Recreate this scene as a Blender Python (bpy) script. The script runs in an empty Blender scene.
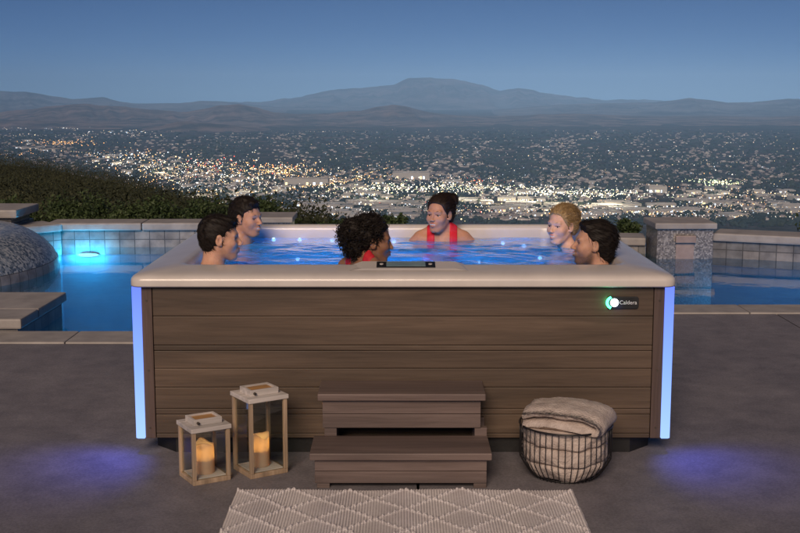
import bpy, bmesh, math, random
import numpy as np
from mathutils import Vector, Matrix, noise as mnoise
random.seed(7); rng = np.random.default_rng(7)
S = bpy.context.scene
COL = S.collection
R = math.radians

# ------------------------------------------------------------------ camera
CAM = Vector((-0.0152, -5.8345, 1.8279)); PITCH = 0.14467; F = 1182.26
cd = bpy.data.cameras.new('camera'); cam = bpy.data.objects.new('camera', cd); COL.objects.link(cam)
cam.location = CAM; cam.rotation_euler = (math.pi/2 - PITCH, 0, 0)
cd.sensor_width = 36; cd.lens = F/800*36; cd.clip_end = 150000; cd.clip_start = 0.05
S.camera = cam
def at(u, v, z=None, Y=None, D=None):
    """point of the world seen at photograph position u,v on a height z, a depth Y or a distance D"""
    a = (u-400)/F; b = -(v-266.5)/F
    dy = math.cos(PITCH)+b*math.sin(PITCH); dz = -math.sin(PITCH)+b*math.cos(PITCH)
    if z is not None: t = (z-CAM.z)/dz
    elif Y is not None: t = (Y-CAM.y)/dy
    else: t = D
    return Vector((CAM.x+a*t, CAM.y+dy*t, CAM.z+dz*t))

# ------------------------------------------------------------------ node helpers
def newmat(name):
    m = bpy.data.materials.new(name); m.use_nodes = True
    nt = m.node_tree; b = nt.nodes['Principled BSDF']
    return m, nt, b
def N(nt, t, **kw):
    n = nt.nodes.new(t)
    for k, v in kw.items():
        if k in n.inputs.keys() if isinstance(k, str) else False: n.inputs[k].default_value = v
        else: setattr(n, k, v)
    return n
def L(nt, a, b): nt.links.new(a, b)
def rgba(c): return (c[0], c[1], c[2], 1)
def ramp(nt, fac, stops):
    r = nt.nodes.new('ShaderNodeValToRGB')
    while len(r.color_ramp.elements) < len(stops): r.color_ramp.elements.new(0.5)
    for e, (p, c) in zip(r.color_ramp.elements, stops):
        e.position = p; e.color = rgba(c)
    L(nt, fac, r.inputs[0]); return r
def coord(nt, scale=(1,1,1), kind='Object', rot=(0,0,0)):
    tc = nt.nodes.new('ShaderNodeTexCoord'); mp = nt.nodes.new('ShaderNodeMapping')
    mp.inputs['Scale'].default_value = scale; mp.inputs['Rotation'].default_value = rot
    L(nt, tc.outputs[kind], mp.inputs[0]); return mp.outputs[0]
def noise(nt, vec, scale, detail=4, rough=.55, dist=0):
    n = nt.nodes.new('ShaderNodeTexNoise'); n.inputs['Scale'].default_value = scale
    n.inputs['Detail'].default_value = detail; n.inputs['Roughness'].default_value = rough
    n.inputs['Distortion'].default_value = dist
    L(nt, vec, n.inputs['Vector']); return n.outputs['Fac']
def bump(nt, h, b, strength=.3, dist=.01):
    n = nt.nodes.new('ShaderNodeBump'); n.inputs['Strength'].default_value = strength
    n.inputs['Distance'].default_value = dist
    L(nt, h, n.inputs['Height']); L(nt, n.outputs[0], b.inputs['Normal']); return n
def mottled(name, c1, c2, scale, rough=.6, stretch=(1,1,1), bstr=.2, bscale=None, bdist=.004, detail=5, spec=.5, lo=.35, hi=.65, kind='Object'):
    m, nt, b = newmat(name)
    v = coord(nt, stretch, kind)
    n = noise(nt, v, scale, detail)
    r = ramp(nt, n, [(lo, c1), (hi, c2)]); L(nt, r.outputs[0], b.inputs['Base Color'])
    b.inputs['Roughness'].default_value = rough; b.inputs['Specular IOR Level'].default_value = spec
    if bstr: bump(nt, noise(nt, v, bscale or scale*3, 4), b, bstr, bdist)
    return m
def emit(name, c, s):
    m = bpy.data.materials.new(name); m.use_nodes = True; nt = m.node_tree
    nt.nodes.clear(); e = nt.nodes.new('ShaderNodeEmission'); o = nt.nodes.new('ShaderNodeOutputMaterial')
    e.inputs[0].default_value = rgba(c); e.inputs[1].default_value = s; L(nt, e.outputs[0], o.inputs[0])
    return m

# ------------------------------------------------------------------ object helpers
def tag(o, label=None, cat=None, group=None, kind=None):
    if label: o['label'] = label
    if cat: o['category'] = cat
    if group: o['group'] = group
    if kind: o['kind'] = kind
    return o
def thing(name, label, cat, loc=(0,0,0), rz=0, group=None):
    o = bpy.data.objects.new(name, None); COL.objects.link(o); o.location = loc; o.rotation_euler = (0,0,rz)
    o.empty_display_size = .1
    return tag(o, label, cat, group)
class MB:
    def __init__(s): s.v = []; s.f = []; s.m = []; s.sm = []
    def add(s, vs, fs, mi=0, smooth=False):
        k = len(s.v); s.v += [tuple(p) for p in vs]
        for f in fs: s.f.append(tuple(i+k for i in f)); s.m.append(mi); s.sm.append(smooth)
        return s
    def box(s, lo, hi, bev=0, mi=0, M=None):
        bm = bmesh.new(); bmesh.ops.create_cube(bm, size=1)
        for v in bm.verts:
            v.co = Vector([lo[i]+(v.co[i]+.5)*(hi[i]-lo[i]) for i in range(3)])
        if bev: bmesh.ops.bevel(bm, geom=list(bm.edges), offset=bev, segments=2, affect='EDGES', profile=.6)
        bm.verts.index_update()
        vs = [(M @ v.co if M else v.co.copy()) for v in bm.verts]; fs = [[v.index for v in f.verts] for f in bm.faces]
        bm.free(); return s.add(vs, fs, mi)
    def prism(s, poly, z0, z1, bev=0, mi=0, M=None):
        bm = bmesh.new(); vs = [bm.verts.new((x, y, z0)) for x, y in poly]; f = bm.faces.new(vs)
        r = bmesh.ops.extrude_face_region(bm, geom=[f])
        for g in r['geom']:
            if isinstance(g, bmesh.types.BMVert): g.co.z = z1
        bmesh.ops.recalc_face_normals(bm, faces=bm.faces)
        if bev: bmesh.ops.bevel(bm, geom=list(bm.edges), offset=bev, segments=2, affect='EDGES', profile=.6)
        bm.verts.index_update()
        o = [(M @ v.co if M else v.co.copy()) for v in bm.verts]; fs = [[v.index for v in f.verts] for f in bm.faces]
        bm.free(); return s.add(o, fs, mi)
    def tube(s, pts, r, n=8, mi=0, cap=True):
        pts = [Vector(p) for p in pts]; k = len(pts)
        rs = r if isinstance(r, (list, tuple)) else [r]*k
        vs = []; up = None
        for i, p in enumerate(pts):
            d = (pts[min(i+1, k-1)]-pts[max(i-1, 0)])
            d = d.normalized() if d.length > 1e-9 else Vector((0,0,1))
            if up is None: up = Vector((0,0,1)) if abs(d.z) < .9 else Vector((1,0,0))
            a = d.cross(up); a = a.normalized() if a.length > 1e-6 else d.orthogonal().normalized()
            up = a.cross(d).normalized(); b = up
            for j in range(n):
                t = 2*math.pi*j/n; vs.append(p+(a*math.cos(t)+b*math.sin(t))*rs[i])
        fs = [(i*n+j, i*n+(j+1)%n, (i+1)*n+(j+1)%n, (i+1)*n+j) for i in range(k-1) for j in range(n)]
        if cap: fs += [tuple(range(n))[::-1], tuple((k-1)*n+j for j in range(n))]
        return s.add(vs, fs, mi, True)
    def lathe(s, prof, n=48, c=(0,0,0), mi=0, smooth=True, cap0=False, cap1=False):
        vs = [(c[0]+r*math.cos(2*math.pi*j/n), c[1]+r*math.sin(2*math.pi*j/n), c[2]+z) for r, z in prof for j in range(n)]
        fs = [(i*n+j, i*n+(j+1)%n, (i+1)*n+(j+1)%n, (i+1)*n+j) for i in range(len(prof)-1) for j in range(n)]
        if cap0: fs.append(tuple(range(n))[::-1])
        if cap1: fs.append(tuple((len(prof)-1)*n+j for j in range(n)))
        return s.add(vs, fs, mi, smooth)
    def build(s, name, mats, parent=None, autosmooth=False):
        me = bpy.data.meshes.new(name); me.from_pydata([tuple(p) for p in s.v], [], s.f)
        for m in (mats if isinstance(mats, (list, tuple)) else [mats]): me.materials.append(m)
        me.polygons.foreach_set('material_index', s.m); me.polygons.foreach_set('use_smooth', s.sm)
        me.update()
        o = bpy.data.objects.new(name, me); COL.objects.link(o)
        if parent is not None: o.parent = parent
        return o
def npmesh(name, V, Fq, mat, parent=None, smooth=False):
    """numpy verts (n,3) and faces (m,k)"""
    V = np.asarray(V, np.float32); Fq = np.asarray(Fq, np.int32); k = Fq.shape[1]
    me = bpy.data.meshes.new(name); me.vertices.add(len(V)); me.vertices.foreach_set('co', V.ravel())
    me.loops.add(Fq.size); me.loops.foreach_set('vertex_index', Fq.ravel())
    me.polygons.add(len(Fq)); me.polygons.foreach_set('loop_start', np.arange(0, Fq.size, k, dtype=np.int32))
    me.polygons.foreach_set('loop_total', np.full(len(Fq), k, np.int32))
    me.polygons.foreach_set('use_smooth', np.full(len(Fq), smooth))
    me.update(calc_edges=True); me.validate()
    for m in (mat if isinstance(mat, (list, tuple)) else [mat]): me.materials.append(m)
    o = bpy.data.objects.new(name, me); COL.objects.link(o)
    if parent is not None: o.parent = parent
    return o
def copy_tree(o, parent=None):
    c = o.copy(); COL.objects.link(c); c.parent = parent
    for ch in list(o.children): copy_tree(ch, c)
    return c

# ------------------------------------------------------------------ world, sun
W = bpy.data.worlds.new('World'); S.world = W; W.use_nodes = True
nt = W.node_tree; sky = nt.nodes.new('ShaderNodeTexSky'); sky.sky_type = 'NISHITA'; sky.sun_disc = False
SUN_EL = R(30); SUN_AZ = R(190)          # the warm light comes from behind and above the camera
sky.sun_elevation = SUN_EL; sky.sun_rotation = SUN_AZ
sky.altitude = 9000; sky.air_density = 1.0; sky.dust_density = 0; sky.ozone_density = 6.0
L(nt, sky.outputs[0], nt.nodes['Background'].inputs[0]); nt.nodes['Background'].inputs[1].default_value = .037
sl = bpy.data.lights.new('sun', 'SUN'); so = bpy.data.objects.new('sun', sl); COL.objects.link(so)
sl.energy = 2.6; sl.angle = R(24); sl.color = (1, .77, .58)
d = Vector((math.sin(SUN_AZ)*math.cos(SUN_EL), math.cos(SUN_AZ)*math.cos(SUN_EL), math.sin(SUN_EL)))
so.rotation_euler = d.to_track_quat('Z', 'Y').to_euler()
S.view_settings.view_transform = 'Standard'; S.view_settings.look = 'None'
S.view_settings.exposure = 0; S.view_settings.gamma = 1; S.view_settings.use_curve_mapping = False
S.cycles.max_bounces = 10; S.cycles.transparent_max_bounces = 24; S.cycles.transmission_bounces = 8
S.cycles.sample_clamp_indirect = 4; S.cycles.volume_bounces = 4; S.cycles.use_denoising = True
S.cycles.caustics_reflective = False

def point_light(name, loc, e, c, r=.03):
    r = 0 if r > .015 else r
    l = bpy.data.lights.new(name, 'POINT'); l.energy = e; l.color = c; l.shadow_soft_size = r
    o = bpy.data.objects.new(name, l); COL.objects.link(o); o.location = loc; return o

# ------------------------------------------------------------------ materials
def wood(name, c1, c2, c3, axis=0, rough=.55, sc=1.0):
    m, nt, b = newmat(name)
    st = [14, 14, 14]; st[axis] = .8
    v = coord(nt, tuple(x*sc for x in st))
    n1 = noise(nt, v, 1.6, 7, .62, 1.2)
    v2 = coord(nt, tuple((60 if i != axis else 2.5)*sc for i in range(3))); n2 = noise(nt, v2, 1.5, 3)
    v3 = coord(nt, tuple((5 if i != axis else .5)*sc for i in range(3))); n3 = noise(nt, v3, 1.0, 2)
    r = ramp(nt, n1, [(.28, c1), (.5, c2), (.74, c3)])
    mx = N(nt, 'ShaderNodeMixRGB', blend_type='MULTIPLY'); mx.inputs[0].default_value = .5
    rr = ramp(nt, n2, [(.3, (.66,.64,.62)), (.62, (1,1,1))]); L(nt, r.outputs[0], mx.inputs[1]); L(nt, rr.outputs[0], mx.inputs[2])
    mx2 = N(nt, 'ShaderNodeMixRGB', blend_type='MULTIPLY'); mx2.inputs[0].default_value = .8
    r3 = ramp(nt, n3, [(.38, (.62,.6,.6)), (.62, (1.15,1.1,1.08))]); L(nt, mx.outputs[0], mx2.inputs[1]); L(nt, r3.outputs[0], mx2.inputs[2])
    L(nt, mx2.outputs[0], b.inputs['Base Color']); b.inputs['Roughness'].default_value = rough
    bump(nt, n2, b, .25, .002); return m
M = {}
M['panel'] = wood('weathered_panel', (.084,.059,.040), (.120,.085,.059), (.150,.109,.078))
M['panel_y'] = wood('weathered_panel_side', (.085,.058,.042), (.15,.105,.075), (.2,.145,.105), axis=1)
M['post'] = wood('corner_post', (.10,.068,.055), (.145,.10,.085), (.17,.12,.10), axis=2)
M['step'] = wood('step_board', (.105,.078,.070), (.16,.122,.112), (.195,.152,.138))
M['oak'] = wood('lantern_wood', (.34,.25,.16), (.46,.35,.24), (.56,.44,.32), axis=2, sc=2)
M['orangewood'] = wood('handle_wood', (.42,.22,.08), (.55,.3,.11), (.62,.36,.15), sc=2)
M['black'] = mottled('black_plastic', (.008,.008,.009), (.014,.014,.015), 20, .5)
M['wire'] = mottled('black_wire', (.012,.011,.012), (.02,.018,.02), 40, .4)
M['screw'] = mottled('screw', (.05,.04,.035), (.08,.065,.05), 40, .4)
def shell_mat():
    m, nt, b = newmat('pearl_shell'); v = coord(nt)
    r = ramp(nt, noise(nt, v, 6, 6), [(.3, (.61,.56,.525)), (.7, (.70,.645,.605))]); L(nt, r.outputs[0], b.inputs['Base Color'])
    b.inputs['Roughness'].default_value = .32; b.inputs['Coat Weight'].default_value = .25; b.inputs['Coat Roughness'].default_value = .06
    return m
M['shell'] = shell_mat()
M['pillow'] = mottled('headrest', (.57,.54,.52), (.62,.6,.58), 12, .5)
def water(name, tint, bs, sc, bd, rough=.03, ior=1.33, mil=0, milc=(.1,.3,.8)):
    m = bpy.data.materials.new(name); m.use_nodes = True; nt = m.node_tree; nt.nodes.clear()
    o = nt.nodes.new('ShaderNodeOutputMaterial'); t = nt.nodes.new('ShaderNodeBsdfTransparent'); g = nt.nodes.new('ShaderNodeBsdfGlossy')
    fr = nt.nodes.new('ShaderNodeFresnel'); fr.inputs[0].default_value = ior
    mx = nt.nodes.new('ShaderNodeMixShader'); t.inputs[0].default_value = rgba(tint); g.inputs['Roughness'].default_value = rough
    g.inputs[0].default_value = (1,1,1,1)
    v = coord(nt, (1,1,1)); n1 = noise(nt, v, sc, 4, .55, .4); bp = nt.nodes.new('ShaderNodeBump')
    bp.inputs['Strength'].default_value = bs; bp.inputs['Distance'].default_value = bd; L(nt, n1, bp.inputs['Height'])
    L(nt, bp.outputs[0], g.inputs['Normal']); L(nt, bp.outputs[0], fr.inputs['Normal'])
    L(nt, fr.outputs[0], mx.inputs[0]); L(nt, g.outputs[0], mx.inputs[2])
    if mil:
        df = nt.nodes.new('ShaderNodeBsdfDiffuse'); df.inputs[0].default_value = rgba(milc)
        tr = nt.nodes.new('ShaderNodeBsdfTranslucent'); tr.inputs[0].default_value = rgba(milc)
        ad = nt.nodes.new('ShaderNodeMixShader'); ad.inputs[0].default_value = .5; L(nt, df.outputs[0], ad.inputs[1]); L(nt, tr.outputs[0], ad.inputs[2])
        m2 = nt.nodes.new('ShaderNodeMixShader')
        n2 = noise(nt, coord(nt, (1,1,1)), 5, 3); rp = ramp(nt, n2, [(.4, (mil*.5,)*3), (.7, (mil*1.5,)*3)])
        L(nt, rp.outputs[0], m2.inputs[0]); L(nt, t.outputs[0], m2.inputs[1]); L(nt, ad.outputs[0], m2.inputs[2])
        L(nt, m2.outputs[0], mx.inputs[1])
    else: L(nt, t.outputs[0], mx.inputs[1])
    L(nt, mx.outputs[0], o.inputs[0]); return m
M['tubwater'] = water('tub_water', (.45,.70,1), .20, 9, .022, .12, mil=.72, milc=(.07,.53,1))
M['poolwater'] = water('pool_water', (.62,.86,.95), .10, 3.0, .02, .03, mil=.14, milc=(.25,.62,.75))
def concrete():
    m, nt, b = newmat('deck_concrete'); v = coord(nt)
    a = noise(nt, v, .55, 8, .68, .6); c = noise(nt, v, 5, 9, .78); f = noise(nt, v, 75, 4, .75)
    r = ramp(nt, a, [(.30, (.165,.158,.182)), (.5, (.202,.192,.215)), (.70, (.238,.226,.248))]); r2 = ramp(nt, c, [(.32, (.70,.69,.69)), (.68, (1.20,1.18,1.15))])
    r3 = ramp(nt, f, [(.35, (.76,.76,.76)), (.65, (1.2,1.2,1.2))])
    x = N(nt, 'ShaderNodeMixRGB', blend_type='MULTIPLY'); x.inputs[0].default_value = 1; L(nt, r.outputs[0], x.inputs[1]); L(nt, r2.outputs[0], x.inputs[2])
    y = N(nt, 'ShaderNodeMixRGB', blend_type='MULTIPLY'); y.inputs[0].default_value = 1; L(nt, x.outputs[0], y.inputs[1]); L(nt, r3.outputs[0], y.inputs[2])
    L(nt, y.outputs[0], b.inputs['Base Color']); b.inputs['Roughness'].default_value = .62
    ad = N(nt, 'ShaderNodeMath', operation='ADD'); L(nt, c, ad.inputs[0]); L(nt, f, ad.inputs[1]); bump(nt, ad.outputs[0], b, .25, .004); return m
M['deck'] = concrete()
M['coping'] = mottled('coping_stone', (.30,.28,.27), (.40,.375,.36), 5, .6, bstr=.4, bscale=40)
M['joint'] = mottled('joint_filler', (.03,.028,.028), (.05,.045,.045), 30, .9)
def tile(name, c1, c2, c3, sx, sz, off=0):
    m, nt, b = newmat(name)
    tc = nt.nodes.new('ShaderNodeTexCoord'); sp = nt.nodes.new('ShaderNodeSeparateXYZ'); L(nt, tc.outputs['Object'], sp.inputs[0])
    ad = N(nt, 'ShaderNodeMath', operation='ADD'); L(nt, sp.outputs[0], ad.inputs[0]); L(nt, sp.outputs[1], ad.inputs[1])
    cb = nt.nodes.new('ShaderNodeCombineXYZ'); L(nt, ad.outputs[0], cb.inputs[0]); L(nt, sp.outputs[2], cb.inputs[1])
    br = nt.nodes.new('ShaderNodeTexBrick'); L(nt, cb.outputs[0], br.inputs[0]); br.offset = off
    br.inputs['Scale'].default_value = 1; br.inputs['Brick Width'].default_value = sx; br.inputs['Row Height'].default_value = sz
    br.inputs['Mortar Size'].default_value = .006; br.inputs['Color1'].default_value = rgba(c1); br.inputs['Color2'].default_value = rgba(c2)
    br.inputs['Mortar'].default_value = rgba(c3); n = noise(nt, tc.outputs['Object'], 7, 5)
    mx = N(nt, 'ShaderNodeMixRGB', blend_type='MULTIPLY'); mx.inputs[0].default_value = .9
    rr = ramp(nt, n, [(.3, (.55,.55,.56)), (.7, (1.25,1.25,1.22))]); L(nt, br.outputs[0], mx.inputs[1]); L(nt, rr.outputs[0], mx.inputs[2])
    L(nt, mx.outputs[0], b.inputs['Base Color']); b.inputs['Roughness'].default_value = .35; bump(nt, br.outputs['Fac'], b, -.4, .004); return m
M['tile'] = tile('slate_tile', (.17,.175,.185), (.30,.28,.27), (.09,.09,.095), .19, .21)
M['stackstone'] = tile('stacked_stone', (.24,.23,.23), (.34,.32,.31), (.08,.08,.085), .5, .085, .5)
def mosaic(name, cols, sc):
    m, nt, b = newmat(name); v = coord(nt); vo = nt.nodes.new('ShaderNodeTexVoronoi'); vo.inputs['Scale'].default_value = sc
    vo.inputs['Randomness'].default_value = .55
    L(nt, v, vo.inputs['Vector']); sp = nt.nodes.new('ShaderNodeSeparateColor'); L(nt, vo.outputs['Color'], sp.inputs[0])
    r = ramp(nt, sp.outputs[0], cols); r.color_ramp.interpolation = 'CONSTANT'; L(nt, r.outputs[0], b.inputs['Base Color'])
    b.inputs['Roughness'].default_value = .3; bump(nt, vo.outputs['Distance'], b, -.5, .006); return m
M['mosaic'] = mosaic('blue_grey_mosaic', [(0, (.08,.11,.15)), (.25, (.17,.21,.26)), (.5, (.28,.32,.37)), (.75, (.40,.43,.46))], 42)
M['mosaic2'] = mosaic('brown_mosaic', [(0, (.13,.125,.13)), (.3, (.24,.23,.23)), (.55, (.36,.35,.35)), (.8, (.18,.175,.18))], 60)
M['plaster'] = mottled('pool_plaster', (.15,.30,.42), (.19,.35,.48), 3, .7, bstr=.1)
M['copper'] = mottled('scupper_copper', (.30,.23,.21), (.38,.30,.27), 9, .4)
M['display'] = mottled('display_glass', (.16,.24,.26), (.24,.33,.34), 9, .25, bstr=0)
M['towel'] = mottled('towel_cotton', (.50,.42,.38), (.66,.57,.52), 26, .95, bstr=1, bscale=110, bdist=.009, spec=.1)
M['white'] = wood('whitewash', (.58,.55,.52), (.70,.67,.64), (.78,.75,.72), sc=2)

# ------------------------------------------------------------------ deck, coping, pool
mb = MB()
for x0, x1, yb in [(-14, -3.006, 2.75), (-2.994, -.4, 2.75), (-.4+.0, .064, 3.95), (.076, 3.144, 3.95), (3.156, 14, 3.95)]:
    mb.box((x0, -14, -.2), (x1, yb-.006, 0), .004)
tag(mb.build('deck', M['deck']), kind='structure')
tag(MB().box((-15, -15, -.4), (15, 2.74, -.21)).build('ground', M['joint']), kind='structure')
def coping_run(name, x0, x1, y0, y1, z0, z1, joints, label):
    mb = MB(); xs = [x0]+joints+[x1]
    for a, b in zip(xs[:-1], xs[1:]): mb.box((a+.003, y0, z0), (b-.003, y1, z1), .012)
    return mb.build(name, M['coping'])
tag(coping_run('pool_edge', -9, -.42, 2.752, 3.17, -.06, .012, [-6.1, -4.9, -3.7, -2.5, -1.3], ''), kind='structure')
tag(coping_run('pool_edge', -.40, 9, 3.952, 4.34, -.06, .012, [.8, 2.0, 2.93, 4.2, 5.4, 6.6], ''), kind='structure')
# basin: floor and near walls
mb = MB()
mb.box((-14, 2.8, -1.55), (14, 13, -1.4))
mb.box((-14, 2.9, -1.4), (-.5, 3.1, -.062)); mb.box((-.5, 4.0, -1.4), (14, 4.28, -.062)); mb.box((-.6, 3.1, -1.4), (-.42, 4.1, -.062))
tag(mb.build('pool_basin', M['plaster']), kind='structure')
# water sheet
nx, ny = 2, 2
w = MB().add([(-14, 3.0, -.1), (-.5, 3.0, -.1), (-.5, 4.2, -.1), (14, 4.2, -.1), (14, 9.6, -.1), (-14, 9.6, -.1)], [(0, 1, 2, 3, 4, 5)])
tag(w.build('pool_water', M['poolwater']), kind='structure')
# far walls with coping (a thing each)
def pool_wall(label, a, b, z, seg=1.16, depth=.45):
    a = Vector(a); b = Vector(b); dv = b-a; ln = dv.length; ang = math.atan2(dv.y, dv.x)
    t = thing('pool_wall', label, 'wall', (a.x, a.y, 0), ang)
    MB().box((0, .03, -.19), (ln, depth, z-.10)).build('tile_face', M['tile'], t)
    MB().box((0, .034, -1.4), (ln, depth, -.192)).build('plaster_face', M['plaster'], t)
    n = max(1, round(ln/seg)); m = MB()
    for i in range(n): m.box((i*ln/n+.004, -.02, z-.098), ((i+1)*ln/n-.004, depth+.05, z), .02)
    m.build('coping', M['coping'], t); return t
pool_wall('long stone capped pool wall with square slate tiles, behind the glowing pool light on the left', (-4.50, 9.045, 0), (-2.08, 9.1, 0), .215)
pool_wall('stone capped pool wall hidden behind the bathers between the two raised blocks', (-1.40, 9.1, 0), (2.98, 8.45, 0), .10)
pool_wall('low stone capped tiled wall running right from the scupper block', (3.70, 8.12, 0), (9.5, 5.6, 0), .20)
pool_wall('short angled tiled wall between the mosaic mound and the long pool wall', (-4.9, 8.45, 0), (-4.29, 9.02, 0), .210)
# scupper pillars
def pillar(label, x, y, w, top, mat, scup=True):
    t = thing('water_feature', label, 'water feature', (x, y, 0), R(0))
    MB().box((0, 0, -1.4), (w, .62, top-.075)).build('body', mat, t)
    MB().box((-.035, -.045, top-.073), (w+.035, .66, top), .015).build('cap', M['coping'], t)
    if scup:
        MB().box((w*.32, -.05, top-.235), (w*.68, -.002, top-.15), .008).box((w*.34, -.006, -.12), (w*.66, -.002, top-.236)).build('spillway', M['copper'], t)
    return t
pillar('raised stone block with copper spillway pouring into the pool, right of the tub', 3.02, 8.02, .66, .33, M['mosaic2'])
pillar('raised stone block behind the man at the back left', -2.06, 9.12, .65, .285, M['mosaic2'])
t = thing('stone_pillar', 'stacked stone pillar with wide flat caps at the left edge', 'pillar', (-5.45, 8.7, -.07))
MB().box((-.5, 0, -.6), (.66, .8, .30)).box((-.46, .03, .30), (.62, .77, .385)).build('body', M['stackstone'], t)
MB().box((-.56, -.06, .387), (.72, .86, .49), .02).box((-.53, -.04, .235), (.69, -.002, .295), .01).build('cap', M['coping'], t)
# mosaic mound (raised spa skirt)
t = thing('spa_mound', 'rounded blue mosaic mound of the raised spa at the left edge of the pool', 'spa', (-6.2, 7.0, 0))
MB().lathe([(2.36, -1.4), (2.36, -.06), (2.34, .0)], 96).build('tile_band', M['tile'], t)
MB().lathe([(2.335, 0), (2.30, .07), (2.22, .16), (2.12, .235), (2.02, .29), (1.93, .32), (1.8, .33), (1.7, .32), (1.65, .1)], 120, cap1=True).build('mosaic_slope', M['mosaic'], t)
# low wall at left
t = thing('low_wall', 'low L-shaped stone ledge with tiled side reaching into the pool, front left', 'wall', (-2.95, 3.2, 0))
MB().box((-6, .0, -1.4), (-.04, 1.2, .022)).build('tile_face', M['tile'], t)
m = MB()
for a, b in [(-6, -4.8), (-4.8, -3.6), (-3.6, -2.4), (-2.4, -1.2), (-1.2, 0)]: m.box((a+.003, -.03, .024), (b-.003, .42, .105), .015)
for a, b in [(-6, -2.4), (-2.4, -1.2), (-1.2, 0)]: m.box((a+.003, .426, .024), (b-.003, 1.24, .105), .015)
m.build('coping', M['coping'], t)
# pool light, then fill lights added for the rest of the pool
t = thing('pool_light', 'glowing underwater lamp in the far left corner of the pool', 'pool light', (-3.98, 9.05, -.19))
MB().lathe([(.001, 0), (.22, 0), (.24, .02), (.24, .05)], 32, cap0=True).build('rim', M['shell'], t)
MB().lathe([(.21, .012), (.19, .035), (.12, .05), (.001, .056)], 32).build('lens', emit('pool_lamp', (.25,.85,1), 5), t)
for c in t.children: c.rotation_euler = (R(90), 0, 0); c.scale = (.62, .10, 1); c.location = (0, .02, 0)
for dx in (-.15, 0, .15): point_light('pool_lamp_and_fill_light', (-3.98+dx, 8.96, -.19), 7.5, (.06,.60,1.0), 0)
point_light('pool_lamp_and_fill_light', (-3.4, 7.9, -.6), 20, (.05,.5,1.0), 0)  # added fill with no fixture, brightens water and plaster near the lamp
point_light('pool_lamp_and_fill_light', (-2.6, 5.2, -.8), 15, (.05,.42,1.0), 0)  # added fill with no fixture, brightens the near left of the pool
point_light('pool_lamp_and_fill_light', (4.2, 6.0, -.8), 34, (.05,.46,1.0), 0)  # added fill with no fixture, lifts the right side of the pool

# ------------------------------------------------------------------ hot tub
tub = thing('hot_tub', 'large rectangular hot tub with pale rim, brown plank sides and glowing blue corners', 'hot tub', (0, 0, 0))
HW, TD = 1.37, 2.32
def rr(inset, fr, br, n=10, sx=0):
    x = HW-inset-sx; y0 = inset; y1 = TD-inset; pts = []
    for cx, cy, r, a0 in [(x-fr, y0+fr, fr, -90), (x-br, y1-br, br, 0), (-x+br, y1-br, br, 90), (-x+fr, y0+fr, fr, 180)]:
        for i in range(n+1):
            a = R(a0+90*i/n); pts.append((cx+r*math.cos(a), cy+r*math.sin(a)))
        # straight sides are spanned by one edge
    return pts
def densify(pts, step=.05):
    out = []
    for i, p in enumerate(pts):
        q = pts[(i+1) % len(pts)]; out.append(p)
    return out
rings = [(.03, .872, .05, .27), (.0, .872, .06, .3), (-.002, .880, .06, .3), (-.002, .902, .06, .3), (.001, .914, .06, .3), (.009, .924, .06, .3), (.022, .931, .06, .295), (.045, .938, .06, .29),
         (.10, .947, .07, .26), (.19, .957, .08, .22), (.215, .957, .09, .2), (.232, .948, .1, .2), (.243, .925, .11, .2), (.25, .86, .12, .2),
         (.27, .6, .14, .2), (.30, .34, .16, .2), (.36, .27, .16, .2), (.70, .26, .12, .14), (.76, .2, .1, .12), (.79, .09, .1, .12), (.9, .08, .05, .05)]
V = []; FS = []; n = 0
for i, (ins, z, fr, br) in enumerate(rings):
    p = rr(ins, fr, br); n = len(p); V += [(x, y, z) for x, y in p]
for i in range(len(rings)-1):
    for j in range(n): FS.append((i*n+j, i*n+(j+1) % n, (i+1)*n+(j+1) % n, (i+1)*n+j))
FS.append(tuple((len(rings)-1)*n+j for j in range(n)))
shell = MB().add(V, FS, 0, True).build('shell', M['shell'], tub)
bv = shell.modifiers.new('w', 'WEIGHTED_NORMAL'); 
# cabinet
gz = [.085, .11, .21, .24, .352, .45, .542, .57, .72, .868]
m = MB()
for a, b in zip(gz[:-1], gz[1:]): m.box((-1.262, .034, a+.0013), (1.262, .06, b-.0013), .003)
m.box((-1.26, .05, .085), (1.26, .056, .868)); m.build('front_panel', M['panel'], tub)
for s in (-1, 1):
    m = MB()
    for a, b in zip(gz[:-1], gz[1:]): m.box((min(s*1.336, s*1.31), .12, a+.0013), (max(s*1.336, s*1.31), 2.0, b-.0013), .003)
    m.build('side_panel', M['panel_y'], tub)
    p = MB().box((min(s*1.2645, s*1.318), .030, .085), (max(s*1.2645, s*1.318), .075, .869), .004).build('corner_post', M['post'], tub)
    for z in (.14, .44, .80):
        M2 = Matrix.Translation((s*1.292, .030, z)) @ Matrix.Rotation(R(90), 4, 'X')
        r_ = MB().lathe([(.0055, 0), (.0055, .002)], 12, cap1=True); MB().add([M2 @ Vector(v) for v in r_.v], r_.f).build('screw', M['screw'], p)
m = MB()
for a, b in zip(gz[:-1], gz[1:]): m.box((-1.2, TD-.06, a+.0013), (1.2, TD-.034, b-.0013), .003)
m.build('back_panel', M['panel'], tub)
led = emit('corner_led', (.13,.25,1.0), 3.2)
def led_mat():
    m = bpy.data.materials.new('corner_led'); m.use_nodes = True; nt = m.node_tree; nt.nodes.clear()
    o = nt.nodes.new('ShaderNodeOutputMaterial'); e = nt.nodes.new('ShaderNodeEmission')
    tc = nt.nodes.new('ShaderNodeTexCoord'); sp = nt.nodes.new('ShaderNodeSeparateXYZ'); L(nt, tc.outputs['Generated'], sp.inputs[0])
    r = ramp(nt, sp.outputs[2], [(0, (.30,.48,1.0)), (.5, (.20,.34,1.0)), (1, (.13,.20,.98))]); L(nt, r.outputs[0], e.inputs[0])
    e.inputs[1].default_value = 1.5; L(nt, e.outputs[0], o.inputs[0]); return m
LED = led_mat()
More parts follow.
